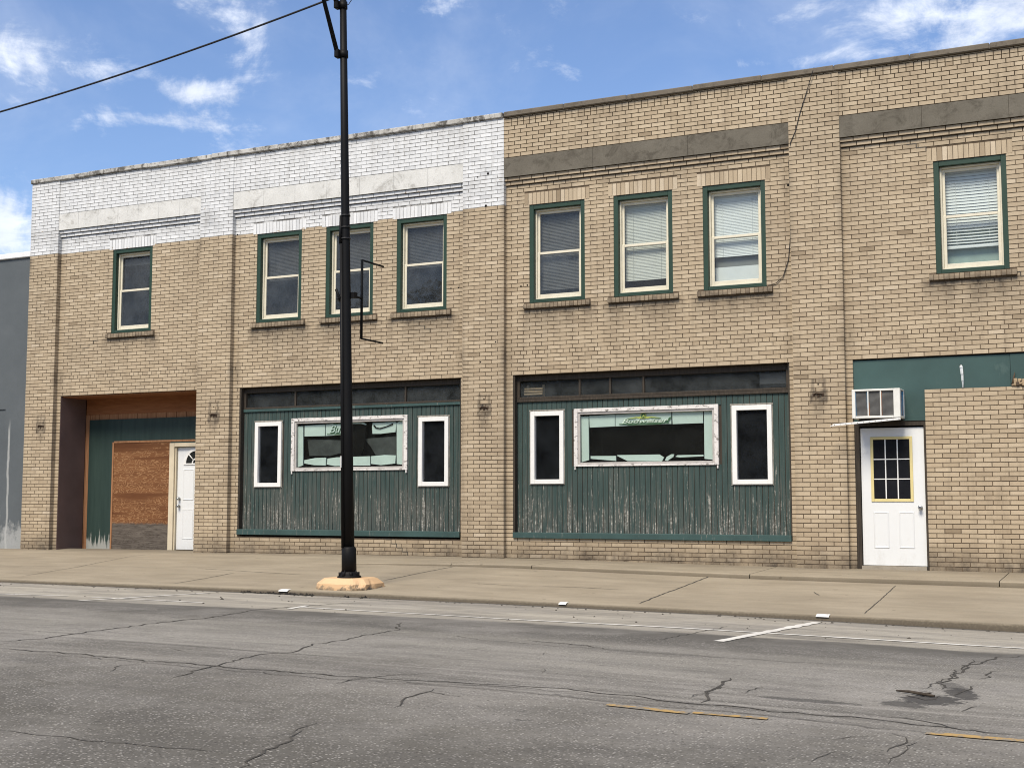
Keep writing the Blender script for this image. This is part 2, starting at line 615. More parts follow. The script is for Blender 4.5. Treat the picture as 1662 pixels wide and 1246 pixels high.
def sidewalk_mat():
    m, t, b = mat('tan_concrete_walk', 1.0, .08)
    p = t.pos()
    x, y, z = t.sep(p)
    n = t.noise(p, .9, 7, .62)
    n2 = t.noise(p, 70, 4, .7)
    st = t.noise(t.scale(p, (.6, 2.2, 1)), 1.3, 7, .68)
    c = t.mix(t.remap(n, .3, .7, 0, 1), (.272, .232, .170), (.342, .296, .222))
    c = t.mix(t.remap(st, .42, .72, 0, .55), c, (.18, .154, .116))
    gum = t.step(t.noise(p, 7, 2, .5), .72, .75)
    c = t.mix(t.m('MULTIPLY', gum, .5), c, (.11, .092, .068))
    # exposed aggregate along the kerb
    edge = t.m('SUBTRACT', 1.0, t.step(t.m('ADD', y, t.m('MULTIPLY', t.noise(p, 9, 4, .6), .12)), -5.01, -4.95))
    agg = t.step(t.noise(p, 38, 2, .5), .46, .62)
    c = t.mix(t.m('MULTIPLY', edge, .85), c, t.mix(agg, (.17, .145, .105), (.33, .285, .21)))
    c = t.mix(t.remap(n2, .4, .75, 0, .35), c, (.15, .125, .09))
    c = t.mix(t.attr('stain'), c, (.08, .068, .052))
    t.l.new(c, b.inputs['Base Color'])
    bump(t, b, n2, .3, .005)
    return m


M['brick'] = brick_mat()
M['mortar'] = mortar_mat()
M['wbrick'] = white_brick_mat()
M['wmortar'] = white_mortar_mat()
M['band'] = concrete_mat('grey_concrete_band', (.120, .108, .086), (.165, .150, .122), (.070, .062, .048), .8, 2.0, .9, (.46, .66))
M['wband'] = concrete_mat('white_painted_band', (.56, .56, .535), (.67, .67, .645), (.27, .26, .235), .75, 2.2, .9, (.50, .70))
M['coping'] = concrete_mat('grey_coping', (.13, .110, .085), (.18, .155, .122), (.055, .047, .037), .8, 2.8)
M['wcoping'] = concrete_mat('weathered_white_coping', (.36, .35, .32), (.55, .54, .51), (.075, .068, .058), .95, 3.0, .9, (.44, .60))
M['siding'] = siding_mat()
M['green_trim'] = paint_worn('green_window_paint', (.018, .044, .029), (.034, .056, .040), .35, 9, (1, 1, 1), .5, .12)
M['green_sill'] = paint_worn('teal_sill_paint', (.034, .070, .067), (.13, .145, .13), .42, 5, (5, 1, .8), .6, .2)
M['green_panel'] = paint_worn('green_panel_paint', (.036, .074, .070), (.052, .092, .086), .42, 2.2, (1, 1, .5), .55, .2)
M['dark_green'] = paint_worn('entry_green_paint', (.026, .068, .062), (.05, .10, .09), .38, 3, (8, 1, .6), .6, .2)
M['cream'] = simple('cream_sash_paint', (.62, .58, .46), .5, .4, .08)
M['white_vinyl'] = simple('white_vinyl', (.72, .72, .70), .35, .5, .03)
M['peel'] = paint_worn('peeling_white_trim', (.62, .60, .58), (.15, .135, .118), .47, 13, (1, 1, 1.6), .7, .1)
M['peel_inner'] = simple('grey_white_trim', (.40, .38, .36), .6, .3, .2)
M['grey_casing'] = wood_mat('weathered_grey_casing', (.13, .125, .11), (.34, .32, .28), (18, 18, 6))
M['dark_wood'] = wood_mat('dark_stained_wood', (.024, .020, .016), (.060, .048, .036))
M['brown_paint'] = paint_worn('brown_reveal_paint', (.135, .090, .080), (.24, .19, .17), .30, 3.2, (3, 3, .7), .6, .2)
M['orange_wood'] = wood_mat('bare_orange_board', (.20, .078, .030), (.32, .135, .055), (3, 30, 30))
M['orange_siding'] = wood_mat('bare_orange_siding', (.24, .11, .05), (.38, .20, .10), (30, 30, 2))
M['cream_wood'] = paint_worn('cream_door_frame', (.56, .49, .36), (.24, .19, .13), .36, 6, (5, 5, .8), .65, .12)
M['ply'] = plywood_mat()


def door_mat():
    m, t, b = mat('white_door_paint', .42, .45)
    p = t.pos()
    x, y, z = t.sep(p)
    c = t.mix(t.noise(p, 2, 5, .6), (.64, .66, .665), (.70, .715, .715))
    k = t.m('ADD', t.noise(t.scale(p, (6, 6, 3)), 1.5, 7, .72), t.remap(z, 0, .5, .16, 0))
    c = t.mix(t.m('MULTIPLY', t.step(k, .60, .82), .25), c, (.40, .38, .33))
    t.l.new(c, b.inputs['Base Color'])
    return m


M['white_door'] = door_mat()
M['yellow_trim'] = simple('yellowed_plastic', (.62, .53, .25), .5, .4, .06)
M['black_metal'] = simple('black_pole_paint', (.0055, .0055, .006), .55, .15, .15, 5)
M['pole_face'] = simple('sun_bleached_black_paint', (.020, .020, .021), .5, .3, .2, 5)
M['chrome'] = simple('dull_chrome', (.55, .55, .53), .25, .5, .05, 8, 1.0)
M['glass'] = glass_mat('window_glass')
M['old_glass'] = glass_mat('dust_and_sky_sheen_glass', (.60, .62, .62), .16, (.20, .222, .24), .02, 1.5, .05)  # bluish film: dust, with sky reflection put into its colour
M['dark_glass'] = glass_mat('dark_glass', (.50, .52, .56), .09, (.11, .125, .14), .02, 1.5, .03)
M['transom_glass'] = glass_mat('transom_glass', (.55, .57, .58), .26, (.12, .135, .14), .03, 1.5, .03)
M['blind_white'] = simple('white_blind', (.86, .855, .83), .5, .3, .03)
M['blind_cream'] = simple('cream_blind', (.70, .68, .61), .5, .3, .05)
M['blind_grey'] = simple('grey_blind', (.25, .25, .235), .6, .3, .08)
M['shade_dark'] = simple('dark_roller_shade', (.14, .145, .15), .8, .2, .15)
M['room'] = simple('dim_room', (.05, .05, .048), .95, .1, .2, 2)
M['roof'] = simple('roof_felt', (.06, .06, .06), .9, .2, .2, 2)
M['sign_panel'] = simple('mint_sign_panel', (.50, .595, .56), .5, .3, .06, 5)
M['sign_green'] = simple('green_sign_print', (.05, .13, .06), .6, .3, .1)
M['sign_pale'] = simple('pale_sign_print', (.78, .86, .76), .6, .3, .05)
M['sign_yellow'] = simple('yellow_sign_print', (.48, .50, .12), .6, .3, .1)
M['board'] = simple('black_backing_board', (.005, .005, .005), .9, .02, .3, 3)
M['ac_white'] = simple('off_white_enamel', (.66, .66, .62), .4, .45, .06)
M['ac_fin'] = simple('grey_condenser_fins', (.15, .15, .145), .5, .4, .2, 12)
M['copper'] = simple('copper_tube', (.45, .20, .09), .4, .5, .1, 5, .6)
M['blue_tape'] = simple('blue_coil_coating', (.05, .20, .36), .5, .3, .1)
M['grey_stucco'] = None
M['footing'] = None
M['asphalt'] = asphalt_mat()
M['walk'] = sidewalk_mat()
M['crack'] = simple('crack_dark', (.070, .065, .057), .95, .1, .3, 8)
M['road_white'] = paint_worn('worn_white_marking', (.60, .58, .53), (.42, .395, .345), .43, 7, (1, 1, 1), .8, .1)
M['road_yellow'] = paint_worn('worn_yellow_marking', (.36, .235, .085), (.20, .18, .145), .535, 13, (1, 1, 1), .8, .15)
M['kerb_white'] = paint_worn('fresh_white_paint', (.70, .70, .68), (.36, .32, .26), .42, 22)
M['ground'] = simple('far_ground', (.10, .10, .085), .95, .1, .2, .2)
M['wire'] = simple('black_wire', (.014, .014, .016), .6, .3, .1)
M['stick'] = wood_mat('dark_stick', (.03, .024, .018), (.07, .055, .04))


def stucco():
    m, t, b = mat('grey_painted_stucco', .8, .2)
    p = t.pos()
    x, y, z = t.sep(p)
    n = t.noise(p, 1.2, 7, .65)
    c = t.mix(t.remap(n, .3, .7, 0, 1), (.086, .099, .108), (.108, .122, .131))
    # pale bare patches low down and one long lime streak
    q = t.noise(t.scale(p, (1.5, 1, 1.1)), 1.6, 7, .7)
    low = t.m('SUBTRACT', t.m('ADD', q, t.remap(z, 0, 1.1, .26, -.30)), t.m('MULTIPLY', t.step(x, -20.60, -20.49), .3))
    c = t.mix(t.m('MULTIPLY', t.step(low, .5, .66), .8), c, (.36, .37, .365))
    sx = t.m('ABSOLUTE', t.m('ADD', t.m('ADD', x, 20.985), t.m('MULTIPLY', t.m('SUBTRACT', t.noise(t.scale(p, (1, 1, 1.4)), 1.3, 3, .5), .5), .12)))
    ln = t.m('MULTIPLY', t.m('SUBTRACT', 1.0, t.step(sx, .012, .04)), t.m('SUBTRACT', 1.0, t.step(z, 2.3, 2.7)))
    c = t.mix(t.m('MULTIPLY', ln, .75), c, (.40, .41, .40))
    c = t.mix(t.remap(t.noise(p, 45, 4, .7), .35, .75, 0, .3), c, (.06, .068, .075))
    t.l.new(c, b.inputs['Base Color'])
    bump(t, b, n, .3, .01)
    return m


M['grey_stucco'] = stucco()


def footing_mat():
    m, t, b = mat('tan_painted_concrete', .8, .25)
    p = t.pos()
    x, y, z = t.sep(p)
    n = t.noise(p, 9, 7, .7)
    c = t.mix(t.remap(t.noise(p, 2, 4, .6), .3, .7, 0, 1), (.52, .345, .19), (.60, .41, .24))
    worn = t.m('ADD', t.m('ADD', n, t.remap(z, -.24, -.15, .22, -.06)), t.m('MULTIPLY', t.step(x, -9.62, -9.4), .06))
    c = t.mix(t.step(worn, .59, .67), c, (.26, .20, .135))
    c = t.mix(t.step(worn, .70, .77), c, (.12, .095, .07))
    t.l.new(c, b.inputs['Base Color'])
    bump(t, b, n, .4, .01)
    return m


M['footing'] = footing_mat()

# ------------------------------------------------------------------ ground surfaces


def lerp(x, xs, ys):
    if x <= xs[0]:
        return ys[0] + (x - xs[0]) * 0.006 * -1
    for i in range(len(xs) - 1):
        if x <= xs[i + 1]:
            f = (x - xs[i]) / (xs[i + 1] - xs[i])
            return ys[i] + f * (ys[i + 1] - ys[i])
    return ys[-1] - (x - xs[-1]) * .006


KY = -4.99          # kerb line


def z_kerb(x):      # top of the kerb
    return lerp(x, [-24, -15.7, -10.75, -8.8, -7, -5.4, -4.3, -2.7, -1.1], [-.20, -.222, -.230, -.242, -.261, -.279, -.292, -.302, -.317])


def z_mid(x):       # walk 1.55 m in front of the wall
    return lerp(x, [-24, -10, -8.7, -6.8, -4.8, -1.3], [-.072, -.060, -.064, -.102, -.136, -.162])


def z_walk(x, y):
    a, b = z_kerb(x), z_mid(x)
    return a + (b - a) * (y - KY) / (-1.545 - KY)


def z_edge(x):      # road at the kerb
    return lerp(x, [-24, -15.7, -10.8, -7, -4.26, -1.05], [-.255, -.264, -.285, -.312, -.340, -.40])


def z_road(x, y):
    d = KY - .08 - y
    crown = .0175 * min(d, 7.3) - (.0175 * max(0, d - 7.3) if d < 14.8 else .0175 * 7.5)
    return z_edge(x) + crown


def z_ledge(x, y):
    base = lerp(x, [-13.6, -9.6, -4.8, -1.3], [.020, .018, -.035, -.045])
    front = lerp(x, [-13.6, -10, -8.7, -4.8, -1.3], [-.068, -.018, -.008, -.070, -.083])
    return base + (front - base) * y / -1.545


def hit(px, py, fn, lo=0.5, hi=60):
    """point where the sight line meets a ground surface"""
    d = ray(px, py)
    best = None
    s = lo
    o = Vector(cam.location)
    prev = None
    while s < hi:
        p = o + d * s
        e = p.z - fn(p.x, p.y)
        if prev is not None and prev > 0 >= e:
            for _ in range(30):
                mid = (s0 + s) / 2
                p = o + d * mid
                if p.z - fn(p.x, p.y) > 0:
                    s0 = mid
                else:
                    s = mid
            return Vector((p.x, p.y, fn(p.x, p.y)))
        prev, s0 = e, s
        s += .1
    return None


def grid(name, xs, ys, fn, m, stain=None):
    b = MB()
    idx = [[b.vert((x, y, fn(x, y)), .5, stain(x, y) if stain else 0.0) for x in xs] for y in ys]
    for j in range(len(ys) - 1):
        for i in range(len(xs) - 1):
            b.face((idx[j][i], idx[j][i + 1], idx[j + 1][i + 1], idx[j + 1][i]), 0, True)
    return b


def rng(a, b, s):
    n = max(1, round((b - a) / s))
    return [a + (b - a) * i / n for i in range(n + 1)]


XS = rng(-70, -24, 4) + rng(-23.5, 3, .25) + rng(6, 50, 4)
PH = hit(1522, 1146, z_road)
PH2 = hit(1548, 1132, z_road)


def road_stain(x, y):
    n = mnoise.noise(Vector((x * 3, y * 3, 4)))
    s = 0
    g = KY - y                                    # grit caught along the gutter
    if 0 < g < .35:
        s += (1.0 + .6 * n) * max(0, 1 - abs(g - .10) / .16)
    return max(0, min(.85, s))


road = grid('road', XS, rng(-70, -21, 3) + rng(-20.5, -5.6, .3) + rng(-5.55, KY - .06, .05), z_road, None, road_stain).build('road', M['asphalt'])
struct(road)


def hole(cx, cy, pts):
    return pts


wb = MB()
xs = rng(-40, -24, 2) + rng(-23.8, 3, .2) + rng(4, 20, 2)
# walk with a rounded kerb nose falling to the road
prof = [(-.075, None), (-.066, -.012), (-.04, -.004), (0, 0)]


def nose(x, k):
    j = mnoise.noise(Vector((x * 5, 1.7, 0))) * .014 + mnoise.noise(Vector((x * 17, 3.3, 0))) * .008
    if k == 0:
        return (x, KY - .072 + j, z_edge(x) - .06)
    if k == 1:
        return (x, KY - .066 + j, z_kerb(x) - .028 + j * .5)
    if k == 2:
        return (x, KY - .035 + j, z_kerb(x) - .008)
    return (x, KY, z_kerb(x))


rows = [[wb.vert(nose(x, k), .5, (1.0, .85, .40, 0)[k]) for x in xs] for k in range(4)]
for y in rng(KY + .25, 0.35, .25):
    rows.append([wb.vert((x, y, z_walk(x, y) + .0), .5, max(0, .35 * (1 + y / .5)) if y > -.5 else 0.0) for x in xs])
for j in range(len(rows) - 1):
    for i in range(len(xs) - 1):
        wb.face((rows[j][i], rows[j][i + 1], rows[j + 1][i + 1], rows[j + 1][i]), 0, j < 3 or True)
walk = struct(wb.build('sidewalk', M['walk']))

gb = MB()
gb.poly([(-900, -900, -.75), (900, -900, -.75), (900, 900, -.75), (-900, 900, -.75)])
struct(gb.build('ground', M['ground']))

# raised concrete ledge along the foot of the wall
lb = MB()
ly = -1.545
cuts = [-13.5, -9.75, -8.35, -4.95, -1.62, 1.5]
for a, c in zip(cuts[:-1], cuts[1:]):
    a += .006
    c -= .006
    q = rng(a, c, .2)
    top_b = [lb.vert((x, .2, z_ledge(x, .2)), .5, 0) for x in q]
    top_w = [lb.vert((x, -.16, z_ledge(x, -.16)), .5, .35) for x in q]
    top_m = [lb.vert((x, -.6, z_ledge(x, -.6)), .5, 0.05) for x in q]
    jit = [.008 * mnoise.noise(Vector((x * 6, 9, 0))) for x in q]
    top_f = [lb.vert((x, ly + .018 + j, z_ledge(x, ly)), .5, 0) for x, j in zip(q, jit)]
    nos_f = [lb.vert((x, ly + j, z_ledge(x, ly) - .015), .5, .28) for x, j in zip(q, jit)]
    bot_f = [lb.vert((x, ly + j, min(z_walk(x, ly), z_ledge(x, ly)) - .04), .5, .85) for x, j in zip(q, jit)]
    st = [top_b, top_w, top_m, top_f, nos_f, bot_f]
    for r0, r1 in zip(st[:-1], st[1:]):
        for i in range(len(q) - 1):
            lb.face((r1[i], r1[i + 1], r0[i + 1], r0[i]))
    for e in (0, -1):
        lb.face([r[e] for r in st] + [lb.vert((q[e], .2, -.4))])
ledge = struct(lb.build('raised_walk', M['walk']))

# ------------------------------------------------------------------ cracks, joints and markings
def ribbon(b, pts, w, fn, lift=.004, jit=.0, sub=.06, mi=0, taper=True):
    """thin strip lying on a surface along a polyline"""
    path = []
    for p, q in zip(pts[:-1], pts[1:]):
        n = max(1, int((Vector(q).xy - Vector(p).xy).length / sub))
        for i in range(n):
            path.append(Vector(p).lerp(Vector(q), i / n))
    path.append(Vector(pts[-1]))
    sd = random.random() * 100
    L, Rr = [], []
    for i, p in enumerate(path):
        d = (path[min(i + 1, len(path) - 1)] - path[max(i - 1, 0)]).xy
        d = d.normalized() if d.length > 1e-6 else Vector((1, 0))
        nrm = Vector((-d.y, d.x))
        wv = mnoise.noise(Vector((i * .35, sd, 0)))
        wv2 = mnoise.noise(Vector((i * .9, sd, 7)))
        c = p.xy + nrm * (wv * jit + wv2 * jit * .6 + random.uniform(-.16, .16) * jit)
        ww = w * (.7 + .6 * abs(mnoise.noise(Vector((i * .5, sd, 3)))) + .3 * wv2)
        if taper:
            ww *= min(1, .25 + min(i, len(path) - 1 - i) / 4)
        for lst, s in ((L, 1), (Rr, -1)):
            q = c + nrm * ww * .5 * s
            lst.append(b.vert((q.x, q.y, fn(q.x, q.y) + lift)))
    for i in range(len(path) - 1):
        b.face((Rr[i], Rr[i + 1], L[i + 1], L[i]), mi)


def px_path(pts, fn):
    return [p for p in (hit(x, y, fn) for x, y in pts) if p is not None]


cb = MB()
for pts, w in [([(35, 935), (125, 920), (210, 903), (245, 899)], .014), ([(282, 947), (340, 937), (382, 929)], .02), ([(622, 942), (680, 930), (737, 919)], .024),
               ([(1038, 979), (1075, 964), (1100, 955), (1152, 935)], .026), ([(1402, 996), (1430, 972), (1454, 950)], .016),
               ([(320, 922), (400, 927), (450, 930), (487, 932)], .02), ([(764, 946), (800, 948), (834, 950)], .014),
               ([(880, 951), (940, 953), (1012, 957)], .016), ([(1320, 960), (1330, 966)], .02)]:
    ribbon(cb, px_path(pts, z_walk), w, z_walk, .003, .012, .05)
struct(cb.build('sidewalk_joints', M['crack']))

cb = MB()
road_cracks = [
    ([(0, 1041), (70, 1036), (130, 1027), (250, 1011), (340, 1002), (420, 989), (490, 983), (560, 979), (625, 977)], .024),
    ([(0, 1052), (60, 1056), (140, 1062), (220, 1070), (330, 1079), (400, 1085), (470, 1090), (560, 1097), (660, 1103), (740, 1107), (830, 1112), (920, 1118), (1010, 1128), (1100, 1139), (1200, 1148), (1290, 1157), (1380, 1164), (1450, 1169), (1560, 1184), (1662, 1194)], .020),
    ([(30, 1060), (150, 1067), (260, 1077), (360, 1086), (470, 1096), (620, 1107), (760, 1115), (900, 1128), (1000, 1139)], .012),
    ([(1002, 1141), (1130, 1150), (1260, 1163), (1390, 1178), (1500, 1189), (1662, 1204)], .012),
    ([(280, 1100), (320, 1087), (357, 1078), (420, 1062), (470, 1058), (515, 1045), (560, 1038), (600, 1029), (645, 1022), (650, 1010)], .018),
    ([(640, 1148), (665, 1132), (705, 1118)], .016), ([(545, 1110), (590, 1100), (640, 1094), (720, 1093)], .014),
    ([(392, 1246), (430, 1222), (462, 1205), (475, 1196), (490, 1185)], .018), ([(180, 1090), (200, 1080), (240, 1078)], .012),
    ([(560, 1100), (700, 1109), (800, 1113), (950, 1124)], .010),
    ([(1050, 1040), (1085, 1035), (1110, 1030), (1150, 1022), (1180, 1016)], .012),
    ([(1138, 1140), (1150, 1128), (1160, 1118), (1180, 1108), (1187, 1100)], .026), ([(1130, 1130), (1150, 1120), (1175, 1113)], .012),
    ([(1662, 1064), (1620, 1066), (1590, 1075), (1560, 1090), (1540, 1102), (1530, 1118)], .022), ([(1500, 1118), (1520, 1108), (1545, 1095), (1582, 1070)], .014),
    ([(1470, 1128), (1500, 1135), (1530, 1130)], .03), ([(1575, 1112), (1566, 1122), (1555, 1130)], .018), ([(1590, 1102), (1610, 1090), (1630, 1088)], .016),
    ([(1430, 1162), (1465, 1165), (1520, 1172), (1550, 1182)], .02), ([(1440, 1220), (1460, 1208), (1470, 1196), (1450, 1190)], .014),
    ([(1320, 1236), (1335, 1230), (1345, 1218)], .012), ([(1350, 1200), (1380, 1195), (1425, 1194)], .012),
    ([(858, 1038), (890, 1042), (955, 1047), (980, 1053)], .02), ([(715, 1029), (740, 1032), (780, 1038), (830, 1042), (900, 1048), (1100, 1062), (1250, 1072), (1400, 1080)], .010),
    ([(0, 1184), (60, 1191), (130, 1199), (200, 1206), (290, 1214), (360, 1222)], .010),
    ([(1440, 1240), (1462, 1218), (1500, 1206)], .010),
]
for pts, w in road_cracks:
    ribbon(cb, px_path(pts, z_road), w, z_road, .003, .05, .06)
for _ in range(70):
    x = random.uniform(-9, 1)
    y = random.uniform(-15, -6)
    a = random.uniform(-.5, .5) + (math.pi / 2 if random.random() < .25 else 0)
    l = random.uniform(.08, .4)
    ribbon(cb, [Vector((x, y, 0)), Vector((x + l * math.cos(a), y + l * math.sin(a), 0))], random.uniform(.004, .012), z_road, .003, .03, .05)
struct(cb.build('road_cracks', M['crack']))

mb = MB()


def stripe(b, p, q, w, fn, lift=.005, sub=.15):
    ribbon(b, [p, q], w, fn, lift, .006, sub, 0, False)


# one long thin white line, the stall line, short remnants
for a, c, w in [((-60, 962), (110, 967), .07), ((150, 969), (330, 978), .06), ((480, 985), (830, 1005), .06), ((830, 1005), (1205, 1025), .09), ((1205, 1025), (1745, 1056), .09)]:
    p0, p1 = hit(*a, z_road), hit(*c, z_road)
    stripe(mb, p0, p1, w, z_road)
stripe(mb, hit(1326, 1010, z_road), hit(1166, 1041, z_road), .13, z_road, .006)
stripe(mb, hit(128, 975, z_road), hit(340, 962, z_road), .07, z_road, .006)
stripe(mb, hit(470, 988, z_road), hit(498, 983, z_road), .08, z_road, .006)
struct(mb.build('white_road_marking', M['road_white']))
mb = MB()
for a, c in [((985, 1144), (1118, 1158)), ((1124, 1157), (1246, 1167)), ((1503, 1190), (1700, 1206))]:
    stripe(mb, hit(*a, z_road), hit(*c, z_road), .085, z_road, .006)
struct(mb.build('yellow_road_marking', M['road_yellow']))
mb = MB()
for (px, py), w in [((455, 958), .15), ((903, 981), .10), ((1333, 999), .145)]:
    c = hit(px, py, z_walk)
    q = rng(c.x - w / 2, c.x + w / 2, .04)
    r = []
    for k, (yy, dz) in enumerate([(KY + .025, .004), (KY, .006), (KY - .035, -.001), (KY - .072, -.022), (KY - .082, -.045)]):
        if w < .18 and k == 0:
            yy = KY + .02
        r.append([mb.vert((x, yy + .006 * mnoise.noise(Vector((x * 9, k, 2))), (z_kerb(x) if k else z_walk(x, yy)) + dz * .5 + .0018)) for x in q])
    for r0, r1 in zip(r[:-1], r[1:]):
        for i in range(len(q) - 1):
            mb.face((r1[i], r1[i + 1], r0[i + 1], r0[i]))
struct(mb.build('kerb_paint_marking', M['kerb_white']))

# dry stick lying across the pothole
sb = MB()
s0, s1 = hit(1455, 1123, z_road), hit(1517, 1132, z_road)
sb.tube([s0 + Vector((0, 0, .012)), s0.lerp(s1, .35) + Vector((.0, .01, .016)), s0.lerp(s1, .7) + Vector((0, -.012, .016)), s1 + Vector((0, 0, .012))], [.006, .010, .012, .008], 6)
sb.tube([s0.lerp(s1, .62) + Vector((0, 0, .014)), s0.lerp(s1, .85) + Vector((.01, .05, .02))], [.007, .004], 6)
o = sb.build('stick', M['stick'])
tag(pickup(o, s0), 'thin dark stick lying on the road beside the pothole', 'stick')

# scraps of dirt and grit along the gutter
gbm = MB()
for _ in range(420):
    x = random.uniform(-20, 1.2)
    k = random.random()
    if k < .7:
        y = KY - .09 - abs(random.gauss(0, .16))
        z = z_road(x, y)
    else:
        y = random.uniform(KY - 2.6, KY - .1)
        z = z_road(x, y)
    r = random.uniform(.006, .02) * (1.6 if random.random() < .06 else 1)
    a = random.uniform(0, 6)
    pts = [Vector((x + r * math.cos(a + j * 1.57) * random.uniform(.6, 1.2), y + r * math.sin(a + j * 1.57) * random.uniform(.6, 1.2), z)) for j in range(4)]
    top = Vector((x, y, z + r * random.uniform(.4, .9)))
    ti = gbm.vert(top)
    pi_ = [gbm.vert(p) for p in pts]
    for j in range(4):
        gbm.face((pi_[j], pi_[(j + 1) % 4], ti))
o = gbm.build('gutter_grit', simple('grit', (.06, .054, .045), .95, .1, .4, 9))
o['kind'] = 'stuff'
gl = MB()
for x0, x1, n in [(-11.1, -9.9, 90), (-9.6, -9.0, 10)]:
    for _ in range(n):
        x = random.uniform(x0, x1)
        y = KY - .09 - abs(random.gauss(0, .05))
        z = z_road(x, y)
        r = random.uniform(.012, .035)
        ti = gl.vert((x + random.uniform(-.01, .01), y, z + r * random.uniform(.5, 1.1)))
        a = random.uniform(0, 6)
        pi_ = [gl.vert((x + r * math.cos(a + j * 2.1), y + r * math.sin(a + j * 2.1), z)) for j in range(3)]
        for j in range(3):
            gl.face((pi_[j], pi_[(j + 1) % 3], ti))
o = gl.build('wet_leaf_litter', simple('leaf_litter', (.020, .018, .015), .8, .2, .4, 9))
o['kind'] = 'stuff'

# ------------------------------------------------------------------ the brick building
L_, H_, J_ = .2245, .0681, .0125
Z0 = 3.085                  # a course line: heads of the shop openings
PY = -.10                   # front of the pilasters
UY = -.085                  # front of the corbelled parapet
SPLIT = -9.53
ZW = 6.0                    # lower edge of the white paint
PIL = [(-20.44, -19.68), (-16.035, -15.265), (-10.32, -9.53), (-4.61, -3.835), (-.19, .58)]
WIN = [-17.79, -14.25, -12.70, -11.195, -8.585, -7.055, -5.53, -1.98]     # window centres
WW, WZ0, WZ1 = 1.02, 4.31, 5.985

bld = thing('brick_building', 'two-storey tan brick commercial building with white painted left parapet and green boarded shopfronts', 'building', (-9.93, 0, 0))

openings = [(-19.58, -16.055, -.5, 3.085), (-15.105, -10.39, .315, 3.085), (-9.405, -4.69, .335, 3.085), (-3.735, -.30, -.5, 3.085)]
for c in WIN:
    openings.append((c - WW / 2, c + WW / 2, WZ0 - .015, WZ1))
lint = [(c - WW / 2 - .09, c + WW / 2 + .09, WZ1, 6.195) for c in WIN]
sills = [(c - WW / 2 - .1, c + WW / 2 + .1, WZ0 - .11, WZ0 - .015) for c in WIN]
RUST = [(-19.99, 2.47), (-15.62, 2.57), (-9.90, 2.53), (-4.235, 2.56)]


def stain_at(x, z):
    s = 0.0
    n1 = mnoise.noise(Vector((x * 2.3, z * 1.1, 0)))
    n2 = mnoise.noise(Vector((x * 7.5, z * 1.6, 5)))
    for a, b, q0, q1 in sills:
        if a - .1 < x < b + .1 and z < q0 + .02:
            d = q0 - z
            s = max(s, (.72 + .6 * n2) * math.exp(-d / (.20 + .14 * n1)) * (1 if a < x < b else .55))
        if a - .06 < x < a + .06 or b - .06 < x < b + .06:
            if z < q0:
                s = max(s, .45 * math.exp(-(q0 - z) / .28) * (.6 + n2))
    if z < .45:
        s = max(s, (.62 + .35 * n1 + .35 * n2) * max(0, 1 - z / .38))
    for rx, rz in RUST:
        dx, dz = x - rx, z - rz
        ax = abs(dx)
        n3 = mnoise.noise(Vector((x * 22, z * 22, 2)))
        if ax < .17 and -.42 < dz < .28:
            if -.13 < dz < .08 and ax < .135:                     # black crust where the bracket sat
                s = max(s, .66 + .6 * n3)
            if dz <= -.02:                                        # runs below it
                s = max(s, (.78 + .7 * n3) * max(0, 1 - (ax / .12) ** 2) * max(0, 1 + dz / .40))
            if .05 < dz < .25 and .065 < ax < .115:
                s = max(s, .55 + .4 * n3)
            if .19 < dz < .25 and ax < .1:
                s = max(s, .35 + .4 * n3)
    for a, b in PIL:                       # darker towards the pilaster edges, with dark streaks
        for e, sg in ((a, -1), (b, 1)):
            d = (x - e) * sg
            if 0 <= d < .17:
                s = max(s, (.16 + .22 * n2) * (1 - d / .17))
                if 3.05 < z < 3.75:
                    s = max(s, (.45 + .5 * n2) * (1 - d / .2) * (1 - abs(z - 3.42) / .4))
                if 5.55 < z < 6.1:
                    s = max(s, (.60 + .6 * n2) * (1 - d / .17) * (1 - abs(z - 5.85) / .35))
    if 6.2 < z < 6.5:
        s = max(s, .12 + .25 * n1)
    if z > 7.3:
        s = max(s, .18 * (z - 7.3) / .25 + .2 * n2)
    return max(0.0, min(.9, s))


def brick(b, x0, x1, z0, z1, yf, depth=.09, mi=0, tint=None, seg=3):
    """one brick: bevel-free box with a few columns on its face to carry soot"""
    tint = min(1, max(0, random.gauss(.53, .17))) if tint is None else tint
    if tint == .5:
        tint = .501
    yf += random.uniform(-.0016, .0016)
    z0 += random.uniform(-.0008, .0008)
    z1 += random.uniform(-.0008, .0008)
    n = seg if (x1 - x0) > .12 else 1
    if any(abs((x0 + x1) / 2 - rx) < .3 and abs(z0 - rz) < .5 for rx, rz in RUST):
        n *= 3
    cols = [x0 + (x1 - x0) * i / n for i in range(n + 1)]
    lo = [b.vert((x, yf, z0), tint, stain_at(x, z0)) for x in cols]
    hi = [b.vert((x, yf, z1), tint, stain_at(x, z1)) for x in cols]
    for i in range(n):
        b.face((lo[i], lo[i + 1], hi[i + 1], hi[i]), mi)
    bl, br = b.vert((x0, yf + depth, z0), tint, b.stain[lo[0]]), b.vert((x1, yf + depth, z0), tint, b.stain[lo[-1]])
    tl, tr = b.vert((x0, yf + depth, z1), tint, b.stain[hi[0]]), b.vert((x1, yf + depth, z1), tint, b.stain[hi[-1]])
    b.face([bl, lo[0], hi[0], tl], mi)
    b.face([lo[-1], br, tr, hi[-1]], mi)
    b.face(hi + [tr, tl], mi)
    b.face(lo[::-1] + [bl, br], mi)


def subtract(iv, cut):
    out = []
    for a, b in iv:
        if cut[1] <= a or cut[0] >= b:
            out.append((a, b))
            continue
        if cut[0] > a + .02:
            out.append((a, cut[0]))
        if cut[1] < b - .02:
            out.append((cut[1], b))
    return out


